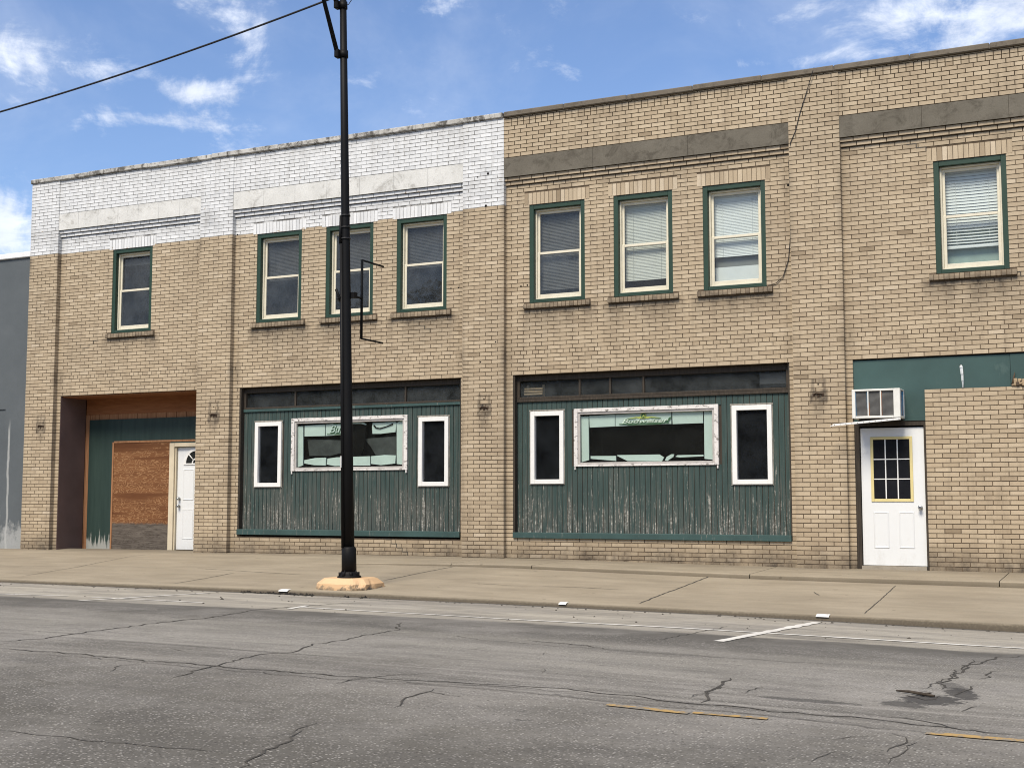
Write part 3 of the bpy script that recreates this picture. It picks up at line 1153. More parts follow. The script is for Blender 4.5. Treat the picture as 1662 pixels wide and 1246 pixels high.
def courses(zlo, zhi):
    k = math.floor((zlo - Z0) / H_) - 1
    while True:
        a = Z0 + k * H_
        b = a + H_
        k += 1
        if b <= zlo + .012:
            continue
        if a >= zhi - .012:
            return
        yield k - 1, max(a, zlo), min(b, zhi)


def lay(b, x0, x1, zlo, zhi, yf, cuts, header=(), depth=.09, mats=(0, 2), own_grid=False, shift=0.0, paint=True):
    for k, a, c in courses(zlo, zhi):
        iv = [(x0, x1)]
        mid = (a + c) / 2
        for o in cuts:
            if o[2] < mid < o[3]:
                iv = subtract(iv, o)
        step = L_ / 2 if k in header else L_
        for p, q in iv:
            g0 = (p if own_grid else 0) + shift + (L_ / 2 if k % 2 else 0)
            if k in header:
                g0 += L_ * .25
            i = math.floor((p - g0) / step)
            edges = []
            while g0 + i * step < q:
                e = g0 + i * step
                edges.append(e)
                i += 1
            edges.append(g0 + i * step)
            edges = [p - .01] + [e for e in edges if p + .045 < e < q - .045] + [q + .01]
            for e0, e1 in zip(edges[:-1], edges[1:]):
                s, t_ = max(e0, p), min(e1, q)
                lj = J_ / 2 if e0 > p + .001 else -.002
                rj = J_ / 2 if e1 < q - .001 else -.002
                white = paint and s < SPLIT - .02 and mid > ZW - .02
                jz = J_ * (.46 if not white else .40)
                jx = .75 if white else 1
                brick(b, s + lj * jx, t_ - rj * jx, a + jz, c - jz, yf, depth, mats[1] if white else mats[0])


def slab(b, x0, x1, zlo, zhi, y0, y1, cuts, mi=0, breaks=(), zbreaks=()):
    """flat backing wall with holes: faces front, back and inside the holes"""
    xs_ = sorted(set([x0, x1] + [q for o in cuts for q in o[:2] if x0 < q < x1] + [q for q in breaks if x0 < q < x1]))
    zs_ = sorted(set([zlo, zhi] + [q for o in cuts for q in o[2:4] if zlo < q < zhi] + [q for q in zbreaks if zlo < q < zhi]))
    nx, nz = len(xs_) - 1, len(zs_) - 1

    def solid(i, j):
        if not (0 <= i < nx and 0 <= j < nz):
            return False
        x, z = (xs_[i] + xs_[i + 1]) / 2, (zs_[j] + zs_[j + 1]) / 2
        return not any(o[0] < x < o[1] and o[2] < z < o[3] for o in cuts)
    for i in range(nx):
        for j in range(nz):
            if not solid(i, j):
                continue
            a, c, d, e = xs_[i], xs_[i + 1], zs_[j], zs_[j + 1]
            m_ = mi((a + c) / 2, (d + e) / 2) if callable(mi) else mi
            b.poly([(a, y0, d), (c, y0, d), (c, y0, e), (a, y0, e)], m_)
            b.poly([(c, y1, d), (a, y1, d), (a, y1, e), (c, y1, e)], m_)
            if not solid(i - 1, j):
                b.poly([(a, y1, d), (a, y0, d), (a, y0, e), (a, y1, e)], m_)
            if not solid(i + 1, j):
                b.poly([(c, y0, d), (c, y1, d), (c, y1, e), (c, y0, e)], m_)
            if not solid(i, j + 1):
                b.poly([(a, y0, e), (c, y0, e), (c, y1, e), (a, y1, e)], m_)
            if not solid(i, j - 1):
                b.poly([(a, y1, d), (c, y1, d), (c, y0, d), (a, y0, d)], m_)


def mortar_pick(x, z):
    return 3 if (x < SPLIT and z > ZW) else 1


WALLM = [M['brick'], M['mortar'], M['wbrick'], M['wmortar']]
ZTOP = 7.535
BZ0, BZ1 = 6.49, 6.825       # concrete band
wall = MB()
bays = [(PIL[i][1], PIL[i + 1][0]) for i in range(4)]
HEAD = (5,)
slab(wall, -20.44, .58, -.35, 6.36, .0065, .30, openings, mortar_pick, [SPLIT], [ZW])
for i, (a, c) in enumerate(bays):
    lay(wall, a, c, -.15, 6.349, 0, openings + lint + sills, HEAD)
    pm = lambda x, z: mortar_pick(x, z)
    # corbel courses
    lay(wall, a, c, 6.3535, 6.4216, -.030, [], (), .12)
    lay(wall, a, c, 6.4216, BZ0, -.058, [], (), .15, shift=.07)
    wall.box(a, c, -.022, .30, 6.352, 6.42, mortar_pick(a, 6.4), skip='')
    wall.box(a, c, -.050, .30, 6.4205, BZ0, mortar_pick(a, 6.4))
    wall.box(a, c, UY + .0065, .30, BZ0 + .001, ZTOP, mortar_pick(a, 6.6))
    lay(wall, a, c, BZ1, ZTOP, UY, [], ((63, 64) if i >= 2 else ()), .08, shift=.05 * i)
# brick infill beside the right hand door
slab(wall, -2.7, -.30, -.35, 2.597, .008, .10, [], 1)
lay(wall, -2.7, -.30, -.15, 2.6, .0015, [], (), .09, own_grid=True)
wall.build('wall', WALLM, bld)

for a, c in PIL:
    pb_ = MB()
    slab(pb_, a + .004, c - .004, -.35, ZTOP, PY + .0065, .31, [], mortar_pick, [], [ZW])
    lay(pb_, a, c, -.15, ZTOP, PY, [], (), .105, own_grid=True)
    pb_.build('pilaster', WALLM, bld)

# soldier lintels and rowlock sills
for (a, c, d, e) in lint:
    b = MB()
    white = a < SPLIT
    n = 16
    for k in range(n):
        s = a + (c - a) * k / n
        t_ = a + (c - a) * (k + 1) / n
        brick(b, s + .004, t_ - .004, d + .003, e - .004, -.004, .1, 2 if white else 0, min(1, max(0, random.gauss(.62, .22))))
    b.box(a, c, .003, .1, d + .001, e, 3 if white else 1)
    b.build('lintel', WALLM, bld)
for (a, c, d, e) in sills:
    b = MB()
    n = 17
    for k in range(n):
        s = a + (c - a) * k / n
        t_ = a + (c - a) * (k + 1) / n
        v0 = len(b.v)
        tint = random.uniform(.1, .6)
        yf = -.055 + random.uniform(-.003, .003)
        lo, hi = d + .003, e - .003
        pts = [(s + .005, yf, lo), (t_ - .005, yf, lo), (t_ - .005, yf + .003, hi - .012), (s + .005, yf + .003, hi - .012),
               (s + .005, .06, hi + .004), (t_ - .005, .06, hi + .004), (s + .005, .06, lo), (t_ - .005, .06, lo)]
        sl, sh = random.uniform(.45, .85), random.uniform(.15, .6)
        for i, p in enumerate(pts):
            b.vert(p, tint, (sl, sl, sh, sh, sh, sh, sl, sl)[i])
        for f in ((0, 1, 2, 3), (3, 2, 5, 4), (1, 7, 5, 2), (6, 0, 3, 4), (6, 7, 1, 0)):
            b.face([v0 + i for i in f], 0)
    b.box(a + .006, c - .006, -.047, .06, d + .008, e - .012, 1)
    b.build('window_sill', WALLM, bld)

# concrete bands
for i, (a, c) in enumerate(bays):
    b = MB()
    n = 7 if i < 2 else 3
    for k in range(n):
        s, t_ = a + (c - a) * k / n, a + (c - a) * (k + 1) / n
        b.box(s + (.002 if k else 0), t_ - (.002 if k < n - 1 else 0), UY - .004, .02, BZ0 + .002, BZ1 - .002, 0)
    b.build('concrete_band', M['wband'] if i < 2 else M['band'], bld)
# coping
for (a, c, m_) in ((-20.47, SPLIT - .005, 'wcoping'), (SPLIT + .005, .62, 'coping')):
    b = MB()
    n = round((c - a) / (1.12 if m_ == 'coping' else 1.5))
    for k in range(n):
        s, t_ = a + (c - a) * k / n, a + (c - a) * (k + 1) / n
        dz = random.uniform(-.006, .006)
        b.bevbox(s + .004, t_ - .004, -.135 + random.uniform(-.004, .004), .33, 7.535 + dz, 7.625 + dz, .012)
    b.box(a + .02, c - .02, -.12, .32, 7.54, 7.605)
    b.build('coping', M[m_], bld)

# body of the building: side and back walls, roof, floors
b = MB()
b.box(-20.44, -20.16, .301, 14, -.35, 7.53, 1)
b.box(.30, .58, .301, 14, -.35, 7.53, 1)
b.box(-20.159, .299, 13.72, 14, -.35, 7.53, 1)
b.box(-20.159, .299, .302, 13.71, 6.7, 6.9, 4)
b.box(-20.159, .299, .302, 13.71, 3.25, 3.5, 5)
b.box(-20.159, .299, .302, 13.71, -.3, -.02, 5)
b.box(-20.159, .299, 3.2, 3.3, -.019, 3.249, 5)
b.box(-20.159, .299, 2.9, 3.0, 3.501, 6.699, 5)
for x in (-15.65, -9.93, -4.2):
    b.box(x - .06, x + .06, .302, 3.19, -.019, 3.249, 5)
    b.box(x - .06, x + .06, .302, 2.89, 3.501, 6.699, 5)
b.build('shell', [M['brick'], M['mortar'], M['wbrick'], M['wmortar'], M['roof'], M['room']], bld)


# ------------------------------------------------------------------ upper windows
def frame_ring(b, x0, x1, z0, z1, t, y0, y1, mi=0, tb=None, tt=None):
    tb = t if tb is None else tb
    tt = t if tt is None else tt
    b.bevbox(x0, x0 + t, y0, y1, z0, z1, .004, mi)
    b.bevbox(x1 - t, x1, y0, y1, z0, z1, .004, mi)
    b.bevbox(x0 + t, x1 - t, y0 + .001, y1, z0, z0 + tb, .004, mi)
    b.bevbox(x0 + t, x1 - t, y0 + .001, y1, z1 - tt, z1, .004, mi)


def slats(b, x0, x1, z0, z1, y, pitch, tilt, depth, sag=0.0, jit=0.0):
    z = z1
    k = 0
    while z > z0:
        dz = jit * mnoise.noise(Vector((k * .4, x0, 0)))
        t_ = tilt + .15 * mnoise.noise(Vector((k * .7, x0, 3)))
        dy, dh = depth / 2 * math.cos(t_), depth / 2 * math.sin(t_)
        q = [x0 + (x1 - x0) * i / 4 for i in range(5)]
        fr_ = [b.vert((x, y - dy, z - dh + dz - sag * (1 - abs(2 * i / 4 - 1)))) for i, x in enumerate(q)]
        md = [b.vert((x, y, z + .0025 + dz - sag * (1 - abs(2 * i / 4 - 1)))) for i, x in enumerate(q)]
        bk = [b.vert((x, y + dy, z + dh + dz - sag * (1 - abs(2 * i / 4 - 1)))) for i, x in enumerate(q)]
        for i in range(4):
            b.face((fr_[i], fr_[i + 1], md[i + 1], md[i]), 0, True)
            b.face((md[i], md[i + 1], bk[i + 1], bk[i]), 0, True)
        z -= pitch
        k += 1
    b.box(x0, x1, y - .014, y + .014, z1 + pitch * .6, z1 + pitch * .6 + .03)
    for x in (x0 + .14, x1 - .14):
        b.box(x, x + .004, y - .016, y - .014, z0, z1)


kinds = ['bare', 'shade', 'shade', 'shade2', 'grey', 'cream', 'white', 'wide']
for c, kind in zip(WIN, kinds):
    x0, x1 = c - WW / 2, c + WW / 2
    b = MB()
    frame_ring(b, x0, x1, WZ0 - .012, WZ1 - .002, .078, .012, .24, 0, .06, .075)
    win = b.build('window', M['green_trim'], bld)
    a0, a1, q0, q1 = x0 + .079, x1 - .079, WZ0 + .05, WZ1 - .079
    mid = (q0 + q1) / 2 + .02
    b = MB()     # fixed cream liner with stops
    frame_ring(b, a0, a1, q0, q1, .028, .085, .20, 0)
    b.build('window_liner', M['cream'], win)
    up = MB()
    frame_ring(up, a0 + .029, a1 - .029, mid - .02, q1 - .029, .04, .125, .16, 0, .035, .045)
    up.build('sash', M['cream'], win)
    lo = MB()
    frame_ring(lo, a0 + .029, a1 - .029, q0 + .029, mid + .022, .045, .105, .124, 0, .06, .042)
    lo.build('sash', M['cream'], win)
    gm = M['old_glass'] if kind in ('bare', 'shade', 'shade2', 'grey') else M['glass']
    for (z0_, z1_, y_) in ((mid + .01, q1 - .07, .142), (q0 + .085, mid - .015, .114)):
        g = MB()
        g.poly([(a0 + .065, y_, z0_), (a1 - .065, y_, z0_), (a1 - .065, y_, z1_), (a0 + .065, y_, z1_)])
        g.build('pane', gm, win)
    bx0, bx1, bz0, bz1, by = a0 + .05, a1 - .05, q0 + .07, q1 - .09, .215
    if kind == 'bare':
        s = MB()
        s.box(bx0, bx1, by, by + .008, mid + .52, bz1)
        s.build('shade', M['shade_dark'], win)
    elif kind in ('shade', 'shade2'):
        s = MB()
        slats(s, bx0, bx1, mid - .04, bz1 - .02, by, .026, R(62), .030)
        s.build('blind', M['shade_dark'], win)
    else:
        s = MB()
        if kind == 'wide':
            slats(s, bx0 + .01, bx1 - .01, mid - .16, bz1 - .02, by + .03, .046, R(72), .052, .004, .006)
            slats(s, bx0 + .01, bx1 - .01, bz0 + .30, mid - .19, by + .03, .046, R(40), .052, .004, .006)
            s.box(bx0 + .01, bx1 - .01, by + .01, by + .05, bz0 + .26, bz0 + .285)
            s.build('blind', M['blind_white'], win)
            s = MB()
            s.box(bx0, bx1, by + .1, by + .106, bz0 - .05, bz0 + .62)
            s.build('curtain', simple('pale_green_curtain', (.42, .52, .46), .8, .2, .12, 6), win)
        elif kind == 'white':
            slats(s, bx0, bx1, bz0 + .42, bz1 - .02, by, .0245, R(75), .0285, .002, .003)
            s.build('blind', M['blind_white'], win)
            s = MB()
            s.box(bx0, bx1, by + .02, by + .03, bz0 - .04, bz0 + .26)
            s.build('curtain', M['blind_white'], win)
            s = MB()
            s.box(bx0, bx1, by + .06, by + .065, bz0 + .1, bz0 + .5)
            s.build('curtain', M['blind_grey'], win)
        elif kind == 'cream':
            slats(s, bx0, bx1, bz0 + .16, bz1 - .02, by, .0245, R(73), .0285, .003, .004)
            s.build('blind', M['blind_cream'], win)
        else:
            slats(s, bx0, bx1, bz0 + .10, bz1 - .02, by, .0245, R(57), .028, .002, .003)
            s.build('blind', M['blind_grey'], win)

# ------------------------------------------------------------------ shopfronts
SY = .12


def shopfront(x0, x1, zs0, zs1, ztr, wins, ctr, mull, seed, strip='green_sill'):
    """boarded shop window: board siding, transom lights above, sill board below"""
    rr = random.Random(seed)
    b = MB()
    z0, z1 = zs1 - .02, ztr
    cut = [(w[0], w[1], w[2], w[3]) for w in wins] + [ctr]
    n = round((x1 - x0 - .06) / .0915)
    w = (x1 - x0 - .06) / n
    for k in range(n):
        a, c = x0 + .03 + k * w, x0 + .03 + (k + 1) * w
        tint = rr.random()
        segs = [(z0, z1)]
        for o in cut:
            if o[0] < (a + c) / 2 < o[1]:
                segs = subtract(segs, (o[2] + .01, o[3] - .01))
        for s, e in segs:
            yj = SY + rr.uniform(-.0015, .0015)
            b.box(a + .0052, c - .0052, yj, yj + .018, s, e, 0, tint if tint != .5 else .51)
    b.box(x0 + .01, x1 - .01, SY + .014, SY + .03, z0, z1, 1, skip='') if False else None
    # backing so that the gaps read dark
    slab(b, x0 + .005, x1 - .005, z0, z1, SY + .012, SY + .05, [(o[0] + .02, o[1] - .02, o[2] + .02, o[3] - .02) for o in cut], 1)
    # dark jamb boards
    b.box(x0 + .003, x0 + .03, .02, SY + .05, z0, 3.08, 1)
    b.box(x1 - .03, x1 - .003, .02, SY + .05, z0, 3.08, 1)
    front = b.build('boarded_shopfront', [M['siding'], M['dark_wood']], bld)
    s = MB()
    s.bevbox(x0 + .012, x1 - .012, -.035, SY + .03, zs0 + .01, zs1, .006)
    s.build('sill_board', M['green_sill'], front)
    # transom
    t_ = MB()
    frame_ring(t_, x0 + .031, x1 - .031, ztr + .05, 3.078, .05, SY - .02, SY + .06, 0, .035, .09)
    for q in mull:
        t_.bevbox(q - .017, q + .017, SY - .005, SY + .05, ztr + .086, 2.987, .003)
    t_.bevbox(x0 + .031, x1 - .031, SY - .03, SY + .05, ztr, ztr + .048, .004, 1)
    tr = t_.build('transom_frame', [M['dark_wood'], M[strip]], front)
    ed = [x0 + .08] + list(mull) + [x1 - .08]
    for a, c in zip(ed[:-1], ed[1:]):
        g = MB()
        g.poly([(a, SY + .025, ztr + .08), (c, SY + .025, ztr + .08), (c, SY + .025, 2.99), (a, SY + .025, 2.99)])
        g.build('pane', M['transom_glass'], front)
    for (a, c, d, e) in wins:
        f = MB()
        f.box(a - .028, c + .012, SY - .012, SY + .02, d - .014, d - .001, 1)
        f.box(a - .028, c + .022, SY - .018, SY + .02, e + .001, e + .03, 1)
        f.box(a - .022, a - .001, SY - .012, SY + .02, d, e, 1)
        f.box(c + .001, c + .016, SY - .012, SY + .02, d, e, 1)
        frame_ring(f, a, c, d, e, .075, SY - .035, SY + .06)
        f.build('window_frame', [M['white_vinyl'], M['grey_casing']], front)
        g = MB()
        g.poly([(a + .07, SY + .02, d + .07), (c - .07, SY + .02, d + .07), (c - .07, SY + .02, e - .07), (a + .07, SY + .02, e - .07)])
        g.build('pane', M['dark_glass'], front)
    a, c, d, e = ctr
    f = MB()
    # flaking outer casing, nibbled edge
    frame_ring(f, a, c, d, e, .068, SY - .028, SY + .03, 0, .03, .062)
    f.box(a + .01, a + .03, SY - .027, SY + .02, d - .05, d, 0)
    f.box(c - .03, c - .008, SY - .027, SY + .02, d - .05, d, 0)
    frame_ring(f, a + .069, c - .069, d + .031, e - .063, .036, SY - .01, SY + .05, 1)
    f.build('window_frame', [M['peel'], M['peel_inner']], front)
    g = MB()
    g.poly([(a + .1, SY + .02, d + .06), (c - .1, SY + .02, d + .06), (c - .1, SY + .02, e - .09), (a + .1, SY + .02, e - .09)])
    g.build('pane', glass_mat('picture_glass', (.86, .90, .88), .02, (.3, .32, .3), .015, 1.45, .03), front)
    return front


C1 = (-13.985, -11.515, 1.512, 2.484)
C2 = (-8.33, -5.86, 1.532, 2.490)
sf1 = shopfront(-15.105, -10.39, .335, .445, 2.63, [(-14.80, -14.20, 1.226, 2.43), (-11.285, -10.69, 1.224, 2.43)], C1, [-13.92, -12.75, -11.57], 3)
sf2 = shopfront(-9.405, -4.69, .34, .445, 2.63, [(-9.12, -8.515, 1.25, 2.463), (-5.64, -5.005, 1.224, 2.455)], C2, [-8.23, -7.69, -7.11], 9, 'dark_wood')
# bits leaning behind the transom glass of the right shop
b = MB()
for k, (za, zb) in enumerate(((2.755, 2.785), (2.80, 2.83), (2.845, 2.875))):
    b.box(-9.27, -8.93, .165 + .004 * k, .20 + .004 * k, za, zb)
b.box(-9.26, -9.22, .25, .27, 2.72, 2.93)
b.box(-8.97, -8.93, .25, .27, 2.72, 2.93)
o = b.build('wooden_crate', simple('pale_slats', (.85, .66, .42), .7, .2, .15))
tag(pickup(o, (-9.1, .22, 2.72)), 'slatted tan crate behind the dark transom glass over the right shopfront', 'crate')
b = MB()
b.bevbox(-5.22, -4.80, .22, .27, 2.78, 2.965, .01)
b.box(-5.23, -4.79, .27, .29, 2.75, 2.98)
o = b.build('cardboard_box', simple('grey_card', (.26, .27, .27), .8, .2, .1))
tag(pickup(o, (-5.0, .24, 2.75)), 'grey box at the right end of the transom over the right shopfront', 'box')


# back boards and beer signs in the picture windows
def text_mesh(txt, size, shear, ext, bold=0.0, space=1.0):
    cu = bpy.data.curves.new('lettering', 'FONT')
    cu.body = txt
    cu.size = size
    cu.shear = shear
    cu.extrude = ext
    cu.offset = bold
    cu.space_character = space
    tmp = bpy.data.objects.new('lettering_tmp', cu)
    COL.objects.link(tmp)
    dg = bpy.context.evaluated_depsgraph_get()
    me = bpy.data.meshes.new_from_object(tmp.evaluated_get(dg))
    bpy.data.objects.remove(tmp)
    bpy.data.curves.remove(cu)
    return me


def lettering(name, me, m_, loc, parent, width=None):
    xs_ = [v.co.x for v in me.vertices]
    k = width / (max(xs_) - min(xs_)) if width else 1
    x0 = min(xs_)
    par = Vector((0, 0, 0))
    q = parent
    while q is not None:
        par += q.location
        q = q.parent
    for v in me.vertices:
        x, y, z = (v.co.x - x0) * k, v.co.y, v.co.z
        v.co = Vector((loc[0] + x, loc[1] - z, loc[2] + y)) - par
    me.materials.clear()
    me.materials.append(m_)
    o = bpy.data.objects.new(name, me)
    COL.objects.link(o)
    o.parent = parent
    return o


def panel(root, pts, y, m_='sign_panel', name='sign_panel', th=.006):
    b = MB()
    n = len(pts)
    fr_ = [b.vert((x, y + .01 * mnoise.noise(Vector((x * 3, z * 3, 1))), z)) for x, z in pts]
    bk = [b.vert((x, y + th + .02, z)) for x, z in pts]
    b.face(fr_)
    b.face(bk[::-1])
    for i in range(n):
        b.face((fr_[i], bk[i], bk[(i + 1) % n], fr_[(i + 1) % n]))
    return b.build(name, M[m_], root)


def wpt(C, u, v):
    """point in a picture window: u 0..1 across, v 0..1 up the glass"""
    a, c, d, e = C[0] + .10, C[1] - .10, C[2] + .06, C[3] - .085
    return (a + (c - a) * u, d + (e - d) * v)


SGY = .165
# right window (complete sign). u from left, v from bottom
s2 = thing('window_sign', 'pale green beer sign with lettering and round crest framing the dark right picture window', 'window sign', (-7.1, SGY, 1.6))
W = lambda *q: [wpt(C2, u, v) for u, v in q]
panel(s2, W((.005, .02), (.062, .06), (.06, .95), (.003, .95)), SGY)
panel(s2, W((.068, .72), (.265, .73), (.265, .97), (.066, .955)), SGY)
panel(s2, W((.27, .73), (.692, .75), (.692, .985), (.27, .97)), SGY)
panel(s2, W((.702, .745), (.925, .75), (.925, .985), (.70, .985)), SGY)
panel(s2, W((.933, .05), (.996, .03), (.998, .985), (.933, .985)), SGY)
panel(s2, W((.075, .085), (.272, .035), (.272, .135), (.075, .14)), SGY)
panel(s2, W((.285, .13), (.36, .03), (.62, .015), (.635, .09), (.60, .15), (.28, .15)), SGY)
panel(s2, W((.642, .03), (.655, .10), (.69, .15), (.71, .15), (.705, .10), (.66, .02)), SGY)
panel(s2, W((.72, .10), (.735, .13), (.925, .13), (.925, .10), (.75, .085)), SGY)
bb = MB()
bb.box(C2[0] + .02, C2[1] - .02, SGY + .075, SGY + .09, C2[2], C2[3])
bb.build('backing_board', M['board'], s2)
x0, z0 = wpt(C2, .322, .785)
lettering('sign_lettering', text_mesh('Budweiser', .098, .38, .002, .0012), M['sign_green'], (x0 + .008, SGY - .008, z0 - .007), s2, .80)
lettering('sign_lettering', text_mesh('Budweiser', .098, .38, .002, .0004), M['sign_pale'], (x0, SGY - .014, z0), s2, .80)
b = MB()
xa, za = wpt(C2, .30, .772)
b.box(xa, xa + .86, SGY - .013, SGY - .009, za - .006, za + .004)
b.box(xa + .14, xa + .72, SGY - .013, SGY - .009, za - .022, za - .011)
b.poly([(xa + .80, SGY - .014, za), (xa + .83, SGY - .014, za), (xa + .91, SGY - .014, za + .10), (xa + .86, SGY - .014, za + .085)])
b.build('sign_flourish', M['sign_green'], s2)
b = MB()
cx, cz = wpt(C2, .486, .925)
b.poly([(cx - .15, SGY - .012, cz - .015), (cx + .15, SGY - .012, cz - .015), (cx + .09, SGY - .012, cz - .042), (cx - .09, SGY - .012, cz - .042)])
b.poly([(cx - .32, SGY - .011, cz - .045), (cx - .12, SGY - .011, cz - .03), (cx - .12, SGY - .011, cz - .02), (cx - .14, SGY - .011, cz - .015)])
b.poly([(cx + .12, SGY - .011, cz - .03), (cx + .32, SGY - .011, cz - .045), (cx + .14, SGY - .011, cz - .015)])
b.disc((cx, SGY - .010, cz), (0, -1, 0), .050, .006, 24)
b.build('sign_crest', M['sign_yellow'], s2)
b = MB()
b.disc((cx, SGY - .0165, cz), (0, -1, 0), .040, .003, 24)
b.build('crest_ring', M['sign_green'], s2)
b = MB()
b.box(cx - .30, cx - .13, SGY - .013, SGY - .0115, cz - .049, cz - .040)
b.build('sign_flourish', M['sign_green'], s2)
b = MB()
b.box(cx + .13, cx + .30, SGY - .013, SGY - .0115, cz - .049, cz - .040)
b.build('sign_flourish', M['sign_green'], s2)
lettering('crest_letter', text_mesh('A', .062, .2, .001, .002), M['sign_yellow'], (cx - .022, SGY - .021, cz - .022), s2)

s1 = thing('window_sign', 'sagging pale green beer sign with missing top pieces in the left picture window', 'window sign', (-12.75, SGY, 1.58))
W = lambda *q: [wpt(C1, u, v) for u, v in q]
panel(s1, W((.005, .02), (.055, .06), (.052, .93), (.003, .93)), SGY)
panel(s1, W((.068, .70), (.262, .70), (.262, .955), (.066, .94)), SGY)
panel(s1, W((.27, .70), (.46, .715), (.46, .975), (.27, .955)), SGY)
panel(s1, W((.50, .95), (.60, .945), (.645, .915), (.65, .935), (.62, .975), (.50, .985)), SGY)
panel(s1, W((.71, .72), (.78, .715), (.92, .745), (.93, .93), (.92, .965), (.71, .955), (.705, .86)), SGY)
panel(s1, W((.935, .06), (.998, .04), (.998, .985), (.97, .99), (.932, .94)), SGY)
panel(s1, W((.068, .10), (.16, .06), (.275, .05), (.275, .22), (.17, .215), (.068, .175)), SGY)
panel(s1, W((.285, .07), (.36, .035), (.46, .035), (.46, .225), (.38, .225), (.29, .20)), SGY)
panel(s1, W((.46, .04), (.69, .035), (.69, .235), (.46, .23)), SGY + .002)
panel(s1, W((.70, .07), (.79, .04), (.92, .07), (.925, .245), (.82, .255), (.70, .235)), SGY)
bb = MB()
bb.box(C1[0] + .02, C1[1] - .02, SGY + .075, SGY + .09, C1[2], C1[3])
bb.build('backing_board', M['board'], s1)
for pts, m_, nm in [([(.72, .90), (.74, .84), (.78, .82), (.84, .86), (.90, .91), (.90, .93), (.84, .875), (.78, .84), (.745, .86), (.73, .91)], 'board', 'torn_edge'),
                    ([(.53, .68), (.66, .90), (.64, .42), (.61, .28), (.585, .40)], 'board', 'hanging_flap')]:
    panel(s1, W(*pts), SGY - .02, m_, nm, .002)
b = MB()
b.poly([(p[0], SGY + .05, p[1]) for p in W((.62, .62), (.92, .66), (.92, .25), (.73, .25), (.68, .45))])
b.poly([(p[0], SGY + .05, p[1]) for p in W((.08, .64), (.40, .60), (.46, .35), (.30, .26), (.10, .27))])
b.build('loose_sheet', simple('dark_grey_sheet', (.045, .05, .048), .6, .3, .6, 4), s1)
x0, z0 = wpt(C1, .315, .765)
lettering('sign_lettering', text_mesh('Bud', .20, .42, .002, .003), M['sign_green'], (x0, SGY - .008, z0 - .006), s1, .36)
lettering('sign_lettering', text_mesh('Bud', .20, .42, .002, -.0015), M['sign_panel'], (x0 - .004, SGY - .014, z0), s1, .36)
b = MB()
xa, za = wpt(C1, .285, .745)
b.box(xa, xa + .36, SGY - .013, SGY - .009, za - .006, za + .004)
b.box(xa + .16, xa + .36, SGY - .013, SGY - .009, za - .024, za - .014)
b.box(xa + .14, xa + .36, SGY - .013, SGY - .009, za + .17, za + .18)
b.build('sign_flourish', M['sign_green'], s1)

# ------------------------------------------------------------------ recessed entry (left bay)
EY = .71
b = MB()
b.box(-19.600, -19.572, -.002 + .012, EY, -.03, 3.08, 0)
b.build('entry_reveal', M['brown_paint'], bld)
b = MB()
b.box(-16.05, -15.99, .302, EY, -.03, 3.08, 0)
b.build('entry_reveal', M['brown_paint'], bld)
b = MB()
b.box(-19.571, -16.051, .05, EY + .2, 3.06, 3.083, 0)
b.build('entry_ceiling', M['orange_wood'], bld)
b = MB()
b.box(-19.571, -16.051, EY + .02, EY + .06, 2.742, 3.058, 0)
b.build('header_board', M['orange_wood'], bld)
b = MB()
x = -19.47
while x < -16.1:
    b.box(x + .006, min(x + .245, -16.052), EY + .028, EY + .05, 2.55, 2.741, 0, random.random())
    x += .251
b.build('bare_siding', M['orange_siding'], bld)
b = MB()
b.box(-19.571, -19.46, EY + .012, EY + .07, -.03, 2.741, 0)
b.box(-19.555, -19.545, EY + .004, EY + .012, -.03, 2.6, 0)
b.build('corner_board', M['orange_siding'], bld)


def entry_green():
    m, t, bs = mat('scuffed_green_board', .6, .3)
    p = t.pos()
    x, y, z = t.sep(p)
    n = t.noise(t.scale(p, (9, 1, .8)), 1.2, 6, .65)
    c = t.mix(t.remap(n, .3, .7, 0, 1), (.017, .034, .030), (.028, .050, .043))
    k = t.m('ADD', t.noise(t.scale(p, (16, 16, 1.6)), 1.0, 6, .7), t.remap(z, 0, .5, .30, -.12))
    c = t.mix(t.m('MULTIPLY', t.step(k, .60, .72), .85), c, (.36, .36, .33))
    t.l.new(c, bs.inputs['Base Color'])
    return m


b = MB()
slab(b, -19.459, -16.051, -.03, 2.634, EY, EY + .02, [(-18.80, -17.325, -.1, 2.155), (-17.33, -16.051, -.1, 2.12)], 0)
b.box(-18.60, -18.597, EY - .002, EY, 2.17, 2.62, 0)
b.build('green_board', entry_green(), bld)
b = MB()
b.box(-18.80, -17.327, EY + .004, EY + .022, -.02, 2.15, 0)
b.build('plywood_sheet', M['ply'], bld)
b = MB()
b.box(-18.825, -18.785, EY - .006, EY - .001, -.01, 2.165, 0)
b.box(-18.784, -16.7, EY - .006, EY - .001, 2.148, 2.185, 0)
b.build('splintered_batten', M['orange_siding'], bld)
# white door with a fanlight
DX0, DX1, DZ1 = -17.165, -16.25, 2.035
b = MB()
b.bevbox(-17.322, -17.20, EY - .03, EY + .1, -.02, 2.118, .005)
b.bevbox(-17.199, -17.168, EY + .0, EY + .1, -.02, 2.04, .004)
b.bevbox(-17.199, -16.06, EY - .03, EY + .1, 2.042, 2.118, .005)
b.build('door_frame', M['cream_wood'], bld)


